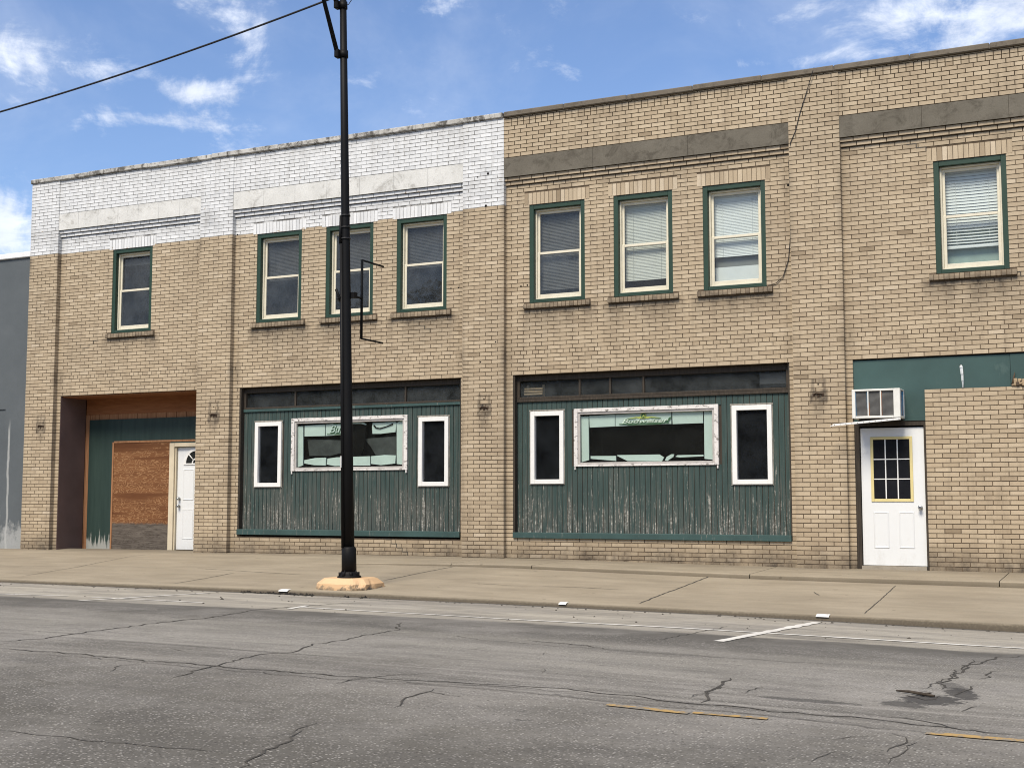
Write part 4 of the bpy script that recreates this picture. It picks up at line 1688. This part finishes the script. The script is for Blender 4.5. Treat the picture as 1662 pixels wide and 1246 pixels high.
def ring_arc(b, cx, cz, r0, r1, a0, a1, y0, y1, n=16, mi=0):
    for k in range(n):
        p = []
        for a in (a0 + (a1 - a0) * k / n, a0 + (a1 - a0) * (k + 1) / n):
            p.append((math.cos(a), math.sin(a)))
        (c0, s0_), (c1, s1_) = p
        q = [(cx + r0 * c0, cz + r0 * s0_), (cx + r1 * c0, cz + r1 * s0_), (cx + r1 * c1, cz + r1 * s1_), (cx + r0 * c1, cz + r0 * s1_)]
        b.poly([(x, y0, z) for x, z in q][::-1] if False else [(q[0][0], y0, q[0][1]), (q[1][0], y0, q[1][1]), (q[2][0], y0, q[2][1]), (q[3][0], y0, q[3][1])], mi)
        b.poly([(q[1][0], y0, q[1][1]), (q[1][0], y1, q[1][1]), (q[2][0], y1, q[2][1]), (q[2][0], y0, q[2][1])], mi)
        b.poly([(q[0][0], y1, q[0][1]), (q[0][0], y0, q[0][1]), (q[3][0], y0, q[3][1]), (q[3][0], y1, q[3][1])], mi)


def raised_panel(b, x0, x1, z0, z1, y, mi=0):
    """shallow moulded panel: groove ring and raised field"""
    o = [(x0, z0), (x1, z0), (x1, z1), (x0, z1)]
    i1 = [(x0 + .012, z0 + .012), (x1 - .012, z0 + .012), (x1 - .012, z1 - .012), (x0 + .012, z1 - .012)]
    i2 = [(x0 + .03, z0 + .03), (x1 - .03, z0 + .03), (x1 - .03, z1 - .03), (x0 + .03, z1 - .03)]
    for A, B, ya, yb in ((o, i1, y - .001, y - .009), (i1, i2, y - .009, y - .003)):
        for k in range(4):
            p, q, r, s = A[k], A[(k + 1) % 4], B[(k + 1) % 4], B[k]
            b.poly([(p[0], ya, p[1]), (q[0], ya, q[1]), (r[0], yb, r[1]), (s[0], yb, s[1])], mi)
    b.poly([(x, y - .003, z) for x, z in i2], mi)


DY = EY + .045
b = MB()
b.bevbox(DX0, DX1, DY, DY + .04, .012, DZ1, .003)
raised_panel(b, -17.02, -16.75, .98, 1.60, DY)
raised_panel(b, -16.66, -16.40, .98, 1.60, DY)
raised_panel(b, -17.02, -16.75, .22, .82, DY)
raised_panel(b, -16.66, -16.40, .22, .82, DY)
door1 = b.build('door', M['white_door'], bld)
fx, fz = -16.705, 1.712
b = MB()
n = 18
b.poly([(fx + .27 * math.cos(math.pi * k / n), DY - .004, fz + .245 * math.sin(math.pi * k / n)) for k in range(n + 1)])
b.build('fanlight_pane', M['dark_glass'] if False else simple('black_fan_glass', (.02, .022, .022), .06, .5, .1), door1)
b = MB()
ring_arc(b, fx, fz, .245, .30, 0, math.pi, DY - .014, DY)
ring_arc(b, fx, fz, .075, .10, 0, math.pi, DY - .012, DY)
b.box(fx - .31, fx + .31, DY - .015, DY - .001, fz - .03, fz)
for a in (math.pi / 4, math.pi / 2, 3 * math.pi / 4):
    d = Vector((math.cos(a), 0, math.sin(a)))
    p0, p1 = Vector((fx, DY - .008, fz)) + d * .09, Vector((fx, DY - .008, fz)) + d * .26
    b.tube([p0, p1], .011, 6)
b.build('fanlight_muntins', M['white_vinyl'], door1)
for z in (1.016, .872):
    b = MB()
    b.disc((-17.10, DY - .012, z), (0, -1, 0), .03, .012, 16)
    b.tube([(-17.10, DY - .022, z), (-17.10, DY - .045, z), (-17.10, DY - .06, z), (-17.10, DY - .075, z)], [.014, .016, .03, .02], 14)
    b.build('door_knob' if z < 1 else 'deadbolt', M['chrome'], door1)

# ------------------------------------------------------------------ right bay: door, green panels
b = MB()
b.box(-3.733, -1.517, .035, .06, 2.598 - .45, 3.068, 0)
b.box(-1.512, -.302, .028, .06, 2.598, 3.068, 0)
b.build('green_panel', M['green_panel'], bld)
b = MB()     # torn corner of the panel
for k in range(9):
    x = -1.50 + .028 * k
    z = 2.61 + .07 * abs(math.sin(k * 1.7))
    b.bevbox(x, x + .05, -.012 - .01 * (k % 3), .024, 2.60, z + .03, .008, k % 2)
b.tube([(-1.49, .01, 2.62), (-1.47, 0, 2.72), (-1.455, .015, 2.80)], [.02, .014, .004], 5, 0)
b.tube([(-1.50, -.01, 2.612), (-1.35, -.02, 2.64), (-1.2, -.01, 2.70)], [.012, .016, .01], 5, 1)
b.build('splintered_board', [wood_mat('rotten_wood', (.04, .028, .02), (.10, .07, .045)), simple('tan_wood', (.36, .27, .17), .8, .2, .2)], bld)
b = MB()
b.box(-3.733, -2.705, .02, .16, 2.075, 2.146, 0)
b.box(-3.733, -2.705, .008, .16, 2.146, 2.166, 2)
b.bevbox(-3.733, -3.662, .015, .16, -.05, 2.074, .004, 0)
b.bevbox(-2.735, -2.704, .015, .16, -.05, 2.074, .004, 0)
b.box(-3.661, -2.736, -.03, .16, -.08, .012, 1)
b.build('door_frame', [M['dark_wood'], concrete_mat('threshold', (.28, .25, .2), (.35, .31, .25), (.12, .1, .08)), M['green_panel']], bld)
DY = .055
b = MB()
b.bevbox(-3.653, -2.738, DY, DY + .045, .018, 2.05, .003)
raised_panel(b, -3.49, -3.265, .27, .81, DY)
raised_panel(b, -3.125, -2.905, .27, .81, DY)
door2 = b.build('door', M['white_door'], bld)
b = MB()
gx0, gx1, gz0, gz1 = -3.512, -2.905, .955, 1.918
frame_ring(b, gx0, gx1, gz0, gz1, .042, DY - .014, DY - .001)
b.build('glazing_bead', M['yellow_trim'], door2)
b = MB()
b.poly([(gx0 + .03, DY - .004, gz0 + .03), (gx1 - .03, DY - .004, gz0 + .03), (gx1 - .03, DY - .004, gz1 - .03), (gx0 + .03, DY - .004, gz1 - .03)])
b.build('pane', simple('dark_door_glass', (.014, .015, .018), .05, .5, .2), door2)
b = MB()
for k in (1, 2):
    x = gx0 + .042 + (gx1 - gx0 - .084) * k / 3
    b.box(x - .008, x + .008, DY - .013, DY - .003, gz0 + .042, gz1 - .042)
    z = gz0 + .042 + (gz1 - gz0 - .084) * k / 3
    b.box(gx0 + .043, gx1 - .043, DY - .0115, DY - .0035, z - .007, z + .007)
b.build('muntins', M['white_vinyl'], door2)
b = MB()
b.disc((-2.812, DY - .01, .872), (0, -1, 0), .032, .01, 18)
b.tube([(-2.812, DY - .018, .872), (-2.812, DY - .04, .872), (-2.812, DY - .052, .872), (-2.812, DY - .075, .872), (-2.812, DY - .085, .872)], [.012, .014, .028, .03, .016], 16)
b.build('door_knob', M['chrome'], door2)

# ------------------------------------------------------------------ air conditioner over the door
ac = thing('air_conditioner', 'white window air conditioner poking out over the right hand door', 'air conditioner', (-3.34, -.1, 2.17))
AX0, AX1, AZ0, AZ1, AYF = -3.68, -2.995, 2.172, 2.600, -.385
b = MB()
b.bevbox(AX0, AX1, AYF + .02, .034, AZ1 - .02, AZ1, .006)
b.bevbox(AX0, AX1, AYF + .02, .034, AZ0, AZ0 + .035, .006)
b.box(AX0, AX0 + .012, AYF + .02, .034, AZ0 + .035, AZ1 - .02)
b.box(AX1 - .012, AX1, AYF + .02, -.30, AZ0 + .035, AZ1 - .02)
b.box(AX1 - .012, AX1, -.03, .034, AZ0 + .035, AZ1 - .02)
b.bevbox(AX0 - .005, AX0 + .045, AYF, AYF + .03, AZ0, AZ1, .006)
b.bevbox(AX1 - .095, AX1, AYF, AYF + .03, AZ0, AZ1, .006)
b.bevbox(AX0 + .046, AX1 - .096, AYF + .001, AYF + .03, AZ1 - .03, AZ1, .005)
b.bevbox(AX0 + .046, AX1 - .096, AYF + .001, AYF + .03, AZ0, AZ0 + .035, .005)
b.build('case', M['ac_white'], ac)
b = MB()
zz_ = AZ0 + .05
while zz_ < AZ1 - .035:
    b.box(AX0 + .046, AX1 - .096, AYF + .03, AYF + .05, zz_, zz_ + .007)
    zz_ += .0135
b.box(AX0 + .02, AX1 - .02, AYF + .052, AYF + .08, AZ0 + .036, AZ1 - .021)
b.box(AX1 - .03, AX1 - .013, -.299, -.031, AZ0 + .04, AZ1 - .025)
b.build('condenser_fins', M['ac_fin'], ac)
gx = [AX0 + .046 + (AX1 - AX0 - .142) * k / 3 for k in (1, 2)]
b = MB()
for x in gx:
    b.bevbox(x - .009, x + .009, AYF + .004, AYF + .028, AZ0 + .036, AZ1 - .031, .004)
b.build('grille_bar', M['ac_white'], ac)
b = MB()
for x in gx:
    b.box(x + .010, x + .017, AYF + .02, AYF + .026, AZ0 + .04, AZ1 - .2 if x == gx[0] else AZ1 - .035)
    b.build('copper_tube', M['copper'], ac)
    b = MB()
b.box(AX1 - .0115, AX1 - .004, -.20, -.16, AZ0 + .05, AZ1 - .1)
b.build('copper_tube', M['copper'], ac)
for q in [(gx[1] + .010, gx[1] + .018, AYF + .0265, AYF + .0285, AZ1 - .19, AZ1 - .035), (gx[0] - .018, gx[0] - .010, AYF + .02, AYF + .026, AZ0 + .15, AZ1 - .035),
          (AX0 + .047, AX0 + .053, AYF + .02, AYF + .026, AZ0 + .04, AZ1 - .035)] + [(AX1 - .0125, AX1 - .005, y, y + .012, AZ0 + .045, AZ1 - .03) for y in (-.27, -.22, -.12, -.07)]:
    b = MB()
    b.box(*q)
    b.build('blue_edge', M['blue_tape'], ac)
b = MB()
b.box(-3.60, -3.02, -.30, .0, 2.145, 2.171)
b.build('base_pan', M['black_metal'], ac)

# bent white perforated rail hanging under the unit
b = MB()
p0, p1 = Vector((-4.005, -.405, 2.066)), Vector((-2.992, -.405, 2.138))
d = (p1 - p0).normalized()
up_ = Vector((-d.z, 0, d.x))
n = 24
for k in range(n):
    a, c = p0.lerp(p1, k / n), p0.lerp(p1, (k + 1) / n)
    h = .030 if k > 0 else .018
    w = .018 if k % 2 else .012
    b.poly([a, c, c + up_ * h, a + up_ * (h if k else .006)])
    b.poly([a + Vector((0, .05, .004)), c + Vector((0, .05, .004)), c, a])
    if k % 2:
        m_ = (a + c) / 2 + up_ * .014
        b.box(m_.x - .006, m_.x + .006, m_.y - .004, m_.y - .001, m_.z - .004, m_.z + .004, 1)
b.box(-3.672, -3.662, -.403, -.383, 2.09, 2.176, 2)
b.box(-3.02, -3.01, -.403, -.383, 2.13, 2.176, 2)
o = b.build('metal_rail', [M['white_vinyl'], M['ac_fin'], M['black_metal']])
tag(pickup(o, (-3.5, -.40, 2.1)), 'bent white perforated strip sagging under the air conditioner', 'metal strip')
# curled metal strip stuck to the panel
b = MB()
prof = [(-2.185, 2.935, .014), (-2.180, 2.90, .022), (-2.172, 2.80, .018), (-2.168, 2.70, .014), (-2.166, 2.602, .007)]
for (x, z, w), (x2, z2, w2) in zip(prof[:-1], prof[1:]):
    b.poly([(x - w, .015, z), (x2 - w2, .0, z2), (x2, -.02, z2), (x, -.012, z)])
    b.poly([(x, -.012, z), (x2, -.02, z2), (x2 + w2, .0, z2), (x + w, .012, z)], 0)
b.box(-2.20, -2.19, .01, .03, 2.90, 2.945, 1)
o = b.build('metal_strip', [simple('bright_flashing', (.74, .77, .77), .35, .5, .08), M['dark_wood']])
tag(pickup(o, (-2.17, 0, 2.6)), 'short curled pale strip standing on the brick in front of the green panel', 'metal strip')

# ------------------------------------------------------------------ small fixings on the brickwork
for k, (rx, rz) in enumerate(RUST):
    b = MB()
    for sx in (-.065, .0, .065):
        b.bevbox(rx + sx - .016, rx + sx + .016, PY - .008, PY + .01, rz - .020 - .012 * (sx == 0), rz + .018, .005)
    b.box(rx - .085, rx + .085, PY - .006, PY + .01, rz + .006, rz + .022)
    b.tube([(rx - .07, PY - .012, rz + .014), (rx - .03, PY - .022, rz + .03), (rx + .02, PY - .02, rz + .024), (rx + .075, PY - .01, rz + .014)], .007, 6)
    o = b.build('lamp_bracket_stub', simple('rust', (.055, .036, .024), .9, .2, .4, 20))
    tag(pickup(o, (rx, PY, rz)), ['rusty bracket remains on the far left brick pilaster beside the grey wall',
                                  'rusty bracket remains on the brick pilaster right of the recessed entry',
                                  'rusty bracket remains on the middle brick pilaster between the shopfronts',
                                  'rusty bracket remains on the brick pilaster left of the air conditioner'][k], 'bracket', 'removed lamp brackets on the pilasters')
# bolt holes and old anchors belong to the wall
hole_m = simple('dark_hole', (.012, .011, .010), .9, .1, .3)
b = MB()
for x, z, r, y in [(-9.83, 6.59, .022, PY), (-10.03, 6.55, .012, PY), (-9.87, 6.03, .022, PY), (-9.25, 4.6, .014, 0), (-9.13, 4.61, .014, 0), (-10.6, 4.66, .012, 0), (-10.45, 4.66, .012, 0),
                   (-4.655, 5.86, .02, 0), (-15.22, 6.02, .016, 0), (-9.68, 3.66, .012, PY), (-9.97, 3.33, .012, PY), (-19.99, 2.64, .012, PY), (-15.62, 2.74, .012, PY), (-9.9, 2.695, .012, PY), (-4.235, 2.725, .012, PY), (-19.4, 6.55, .014, 0), (-17.9, 4.0, .012, 0)]:
    b = MB()
    b.disc((x, y + .002, z), (0, -1, 0), r, .006, 9)
    b.build('wall_anchor', hole_m, bld)
# stepped cracks following the mortar joints
def step_crack(x, z, n, dx, sgn, yw, w=.012):
    b = MB()
    for k in range(n):
        b.box(min(x, x + dx), max(x, x + dx), yw - .003, yw + .004, z - w / 2, z + w / 2)
        x += dx
        z2 = z - H_ * sgn
        b.box(x - w / 2, x + w / 2, yw - .0032, yw + .0042, min(z, z2), max(z, z2))
        z = z2
    b.build('crack', M['crack'], bld)


z_c = Z0 - 41 * H_
step_crack(-11.88, Z0 - 41 * H_ + .0, 4, L_ / 2, 1, -.001)
step_crack(-18.62, Z0 + 16 * H_, 3, -L_ / 2 - .02, 1, -.001, .008)
step_crack(-2.86, Z0 + 47 * H_, 2, L_ * .62, 1, -.001, .014)
step_crack(-11.35, Z0 + 15 * H_, 3, L_ / 2, 1, -.001, .008)
step_crack(-1.385, Z0 + 17 * H_, 2, L_ / 4, 1, -.001, .012)
# wire hanging down beside the pilaster
pts = [(-4.19, -.12, 7.63), (-4.215, -.145, 7.54), (-4.32, -.115, 7.25), (-4.43, -.112, 6.93), (-4.50, -.11, 6.67), (-4.58, -.11, 6.50), (-4.63, -.045, 6.2), (-4.628, -.015, 5.83), (-4.632, -.015, 5.06), (-4.67, -.016, 4.68), (-4.76, -.017, 4.42), (-4.87, -.017, 4.33), (-4.99, -.02, 4.30)]
fine_ = []
for i in range(len(pts) - 1):
    for k in range(4):
        fine_.append(Vector(pts[i]).lerp(Vector(pts[i + 1]), k / 4))
fine_.append(Vector(pts[-1]))
b = MB()
b.tube(fine_, .006, 6)
o = b.build('loose_wire', M['wire'])
tag(pickup(o, (-4.6, -.12, 6.4)), 'thin loose wire drooping from the coping down beside the right pilaster', 'wire')

# ------------------------------------------------------------------ grey neighbour on the left
gr = thing('grey_building', 'grey stucco building with white capped parapet at the left edge', 'building', (-25, 0, 0))
b = MB()
slab(b, -34, -20.475, -.4, 6.03, .03, .3, [(-22.3, -21.12, -.5, 2.87)], 0)
b.box(-22.3, -21.12, .055, .2, -.4, 2.87, 0)
b.build('wall', M['grey_stucco'], gr)
b = MB()
b.bevbox(-34, -20.475, -.02, .36, 6.031, 6.145, .012)
b.build('parapet_cap', simple('white_cap', (.70, .71, .72), .6, .3, .06, 3), gr)
b = MB()
b.box(-34, -20.475, .301, 14, -.4, 5.8)
b.build('shell', M['roof'], gr)

# ------------------------------------------------------------------ street lamp and its footing
PBX, PBY, PBZ = -9.72, -4.545, -.077
foot = MB()
bm = bmesh.new()
hw, hd = .40, .36


def oct_ring(sx, sy, cut, z, jit=0.0):
    q = [(-sx + cut, -sy), (sx - cut, -sy), (sx, -sy + cut), (sx, sy - cut), (sx - cut, sy), (-sx + cut, sy), (-sx, sy - cut), (-sx, -sy + cut)]
    out = []
    for i in range(8):
        a, c = q[i], q[(i + 1) % 8]
        for k in range(6):
            f = k / 6
            x, y = a[0] + (c[0] - a[0]) * f, a[1] + (c[1] - a[1]) * f
            j = jit * mnoise.noise(Vector((x * 9, y * 9, z * 20)))
            rr_ = 1 + j
            # knocked off corner towards the street, right hand side
            if x > .12 and y < 0 and jit:
                rr_ -= .10 * max(0, mnoise.noise(Vector((x * 8, y * 8 + 3, z * 30))) + .25)
            out.append((PBX + .01 + x * rr_, PBY + .02 + y * rr_, z + (jit * .15 * mnoise.noise(Vector((x * 12, y * 12, 3))))))
    return out


rings = [oct_ring(hw, hd, .13, -.30, .012), oct_ring(hw, hd, .13, -.20, .02), oct_ring(hw - .004, hd - .004, .13, -.150, .014), oct_ring(hw - .085, hd - .085, .10, PBZ - .004, .008), oct_ring(hw - .10, hd - .10, .10, PBZ, .0)]
idx = [[foot.vert(p) for p in r] for r in rings]
for r0, r1 in zip(idx[:-1], idx[1:]):
    for i in range(len(r0)):
        j = (i + 1) % len(r0)
        foot.face((r0[i], r0[j], r1[j], r1[i]))
foot.face(idx[-1])
o = foot.build('concrete_footing', M['footing'])
tag(pickup(o, (PBX + .01, PBY, -.2)), 'chipped tan painted concrete block under the street lamp', 'footing')

lamp = thing('street_lamp', 'tall black street lamp post on a tan concrete block at the kerb', 'street lamp', (PBX, PBY, PBZ))
LEAN = -.0258


def pole_at(z, dx=0, dy=0):
    return Vector((PBX + LEAN * (z - PBZ) + dx, PBY + dy, z))


def pole_r(z):
    f = (z - PBZ) / 8.4
    return .080 - .032 * f


b = MB()
b.tube([pole_at(z) for z in (PBZ + .40, 2, 4, 6, 8.6)], [pole_r(z) for z in (PBZ + .40, 2, 4, 6, 8.6)], 12)
b.tube([pole_at(PBZ + .03), pole_at(PBZ + .395), pole_at(PBZ + .42)], [.104, .101, .082], 16)
pole = b.build('pole', M['black_metal'], lamp)
b = MB()
b.tube([pole_at(PBZ), pole_at(PBZ + .022), pole_at(PBZ + .03), pole_at(PBZ + .07), pole_at(PBZ + .09)], [.165, .163, .135, .115, .098], 20)
for k in range(4):
    a = math.pi / 4 + k * math.pi / 2
    b.tube([pole_at(PBZ + .02, .125 * math.cos(a), .125 * math.sin(a)), pole_at(PBZ + .075, .125 * math.cos(a), .125 * math.sin(a))], .022, 6)
    a += math.pi / 4
    b.tube([pole_at(PBZ + .025, .14 * math.cos(a), .14 * math.sin(a)), pole_at(PBZ + .11, .095 * math.cos(a), .095 * math.sin(a))], [.026, .008], 6)
b.build('base_plate', M['black_metal'], lamp)
# cable channel strapped to the street side of the post
b = MB()
for (za, zb, r) in ((.33, 4.55, .026), (4.55, 4.95, .020)):
    b.tube([pole_at(za, -.048, -.05 - pole_r(za) * .25), pole_at(zb, -.034, -.046 - pole_r(zb) * .2)], r, 8)
b.build('conduit', M['black_metal'], lamp)
b = MB()
for z in (4.62, 4.78, 4.95):
    b.tube([pole_at(z), pole_at(z + .018)], pole_r(z) + .012, 14)
    b.tube([pole_at(z + .009, .05, -.03), pole_at(z + .009, .10, -.055)], .009, 6)
b.build('strap', M['pole_face'], lamp)
b = MB()
p = pole_at(1.52)
b.box(p.x - .058, p.x - .038, p.y - .108, p.y - .094, 1.42, 1.58)
b.build('id_tag', simple('pale_tag', (.5, .5, .48), .5, .4, .1), lamp)
# sign frame on the walk side, broken stub on the street side
b = MB()
q = pole_at(3.0)
fx, fy = q.x + .02, PBY + .34
b.tube([(fx, fy, 3.25), (fx, fy, 4.385)], .020, 6)
b.tube([(fx, fy, 4.38), (fx, fy + .58, 4.38)], [.014, .016], 6)
b.tube([(fx, fy, 3.255), (fx, fy + .58, 3.255)], [.014, .016], 6)
b.tube([(q.x + .03, PBY + .04, 3.83), (fx, fy, 3.83)], .017, 6)
b.box(q.x + .02, q.x + .10, PBY + .02, PBY + .10, 3.79, 3.87)
b.build('sign_frame', M['black_metal'], lamp)
b = MB()
b.tube([(q.x - .05, PBY - .02, 3.64), (q.x - .10, PBY - .14, 3.90)], .020, 6)
b.tube([(q.x - .03, PBY - .03, 3.86), (q.x - .085, PBY - .11, 3.76)], .015, 6)
b.build('bracket_stub', M['black_metal'], lamp)
# mast arm with brace over the street
b = MB()
zc0, zc1 = 7.30, 8.02
for z in (zc0, zc1):
    b.tube([pole_at(z - .05), pole_at(z + .05)], pole_r(z) + .014, 12)
    b.bevbox(pole_at(z).x - .085, pole_at(z).x - .02, PBY - .13, PBY - .03, z - .07, z + .06, .015)
    b.build('arm_clamp', M['black_metal'], lamp)
    b = MB()
b = MB()
arm = [pole_at(zc1, -.05, -.08), pole_at(zc1 + .35, -.09, -.26), pole_at(zc1 + .65, -.14, -.6), pole_at(zc1 + .85, -.2, -1.3), pole_at(zc1 + .95, -.3, -2.3), pole_at(zc1 + .97, -.34, -2.8)]
b.tube(arm, [.034, .034, .033, .031, .028, .026], 10)
b.build('mast_arm', M['black_metal'], lamp)
b = MB()
b.tube([pole_at(zc0, -.05, -.09), pole_at(zc0 + .95, -.16, -.36), pole_at(zc1 + .72, -.175, -.86)], [.034, .03, .026], 8)
b.build('arm_brace', M['black_metal'], lamp)
b = MB()
e = arm[-1]
b.tube([e + Vector((0, .1, 0)), e + Vector((0, -.1, .01)), e + Vector((0, -.35, .0)), e + Vector((0, -.62, -.03)), e + Vector((0, -.7, -.04))], [.05, .085, .12, .10, .03], 12)
b.build('lamp_head', simple('grey_lamp_head', (.25, .25, .25), .5, .4, .1), lamp)
b = MB()
b.tube([pole_at(8.6), pole_at(8.65)], [.05, .03], 12)
b.build('pole_cap', M['black_metal'], lamp)

# overhead cable
b = MB()
path = []
X0, Zc = -9.93, 7.11 + .96 + .035
for k in range(61):
    dd = 27 * k / 60
    path.append(Vector((X0 - dd, CAMY + 15.05, Zc - .168 * dd + .0063 * dd * dd)))
b.tube(path, .015, 7)
o = b.build('overhead_cable', M['wire'])
tag(pickup(o, (X0, CAMY + 15.05, Zc)), 'black cable running from the lamp post across the sky to the left', 'cable')
b = MB()
b.tube([pole_at(8.04, .03, 0), pole_at(8.02, .09, 0), pole_at(8.10, .16, 0), pole_at(8.3, .3, 0), pole_at(8.5, .8, 0)], .006, 6)
b.build('feed_wire', M['wire'], lamp)

# ------------------------------------------------------------------ unseen shop row and trees, added behind the viewer to darken the glass reflections
op = thing('brick_building', 'unseen dark brick shop row added behind the viewer to darken the glass reflections', 'building', (-14, -37, 0))
b = MB()
cuts = []
for k in range(15):
    x = -50 + k * 5
    cuts.append((x + .6, x + 4.4, .6, 2.9))
    cuts += [(x + .9, x + 1.9, 4.2, 5.9), (x + 3.1, x + 4.1, 4.2, 5.9)]
slab(b, -52, 26, -.6, 7.4, -36.0, -36.3, cuts, 0)
b.box(-52, 26, -46, -36.9, -.6, 7.2)
b.build('wall', simple('dark_red_brick', (.05, .032, .026), .9, .2, .25, 3), op)
b = MB()
for a, c, d, e in cuts:
    b.poly([(c, -36.2, d), (a, -36.2, d), (a, -36.2, e), (c, -36.2, e)])
b.build('window', simple('dark_shop_glass', (.02, .022, .025), .1, .5, .2), op)
far = grid('x', rng(-60, 40, 10), [-48, -24], lambda x, y: z_road(x, -20) + .12, M['walk']).build('far_sidewalk', M['walk'])
struct(far)


def tree(x, y, h, r, label, seed):
    rr = random.Random(seed)
    t = thing('unseen_broadleaf_tree', label, 'tree', (x, y, -.4))
    b = MB()
    b.tube([(x, y, -.5), (x + .05, y, h * .3), (x - .1, y + .1, h * .6), (x, y, h * .9)], [.32, .24, .15, .04], 8)
    for k in range(9):
        a = k * 2.4
        z = h * (.32 + .05 * k)
        q = r * .7
        b.tube([(x, y, z), (x + q * .5 * math.cos(a), y + q * .5 * math.sin(a), z + h * .1), (x + q * math.cos(a), y + q * math.sin(a), z + h * .17)], [.1, .06, .02], 5)
    b.build('trunk', wood_mat('bark', (.05, .04, .03), (.10, .08, .06)), t)
    b = MB()
    cl = []
    for k in range(60):
        a, e = rr.uniform(0, 6.28), rr.uniform(-.8, 1.2)
        q = r * rr.uniform(.3, 1) ** .5
        cl.append((x + q * math.cos(a) * math.cos(e), y + q * math.sin(a) * math.cos(e), h * .62 + q * 1.15 * math.sin(e), rr.uniform(.35, .8)))
    for cx_, cy_, cz_, cr in cl:
        for _ in range(55):
            d = Vector((rr.gauss(0, 1), rr.gauss(0, 1), rr.gauss(0, 1))).normalized() * cr * rr.uniform(.4, 1)
            p = Vector((cx_, cy_, cz_)) + d
            u = Vector((rr.gauss(0, 1), rr.gauss(0, 1), rr.gauss(0, 1))).normalized() * .13
            v = u.orthogonal().normalized() * .07
            b.poly([p - u, p - v, p + u, p + v], 0, rr.random())
    b.build('crown', simple('leaf_green', (.045, .085, .03), .7, .3, .4, 2), t)


tree(-33, -33, 11.5, 3.6, 'unseen tall broadleaf tree added behind the viewer for the upper windows to mirror', 3)
tree(-27.5, -32.5, 12.3, 3.2, 'unseen taller leafy tree added beside the first one behind the viewer', 5)
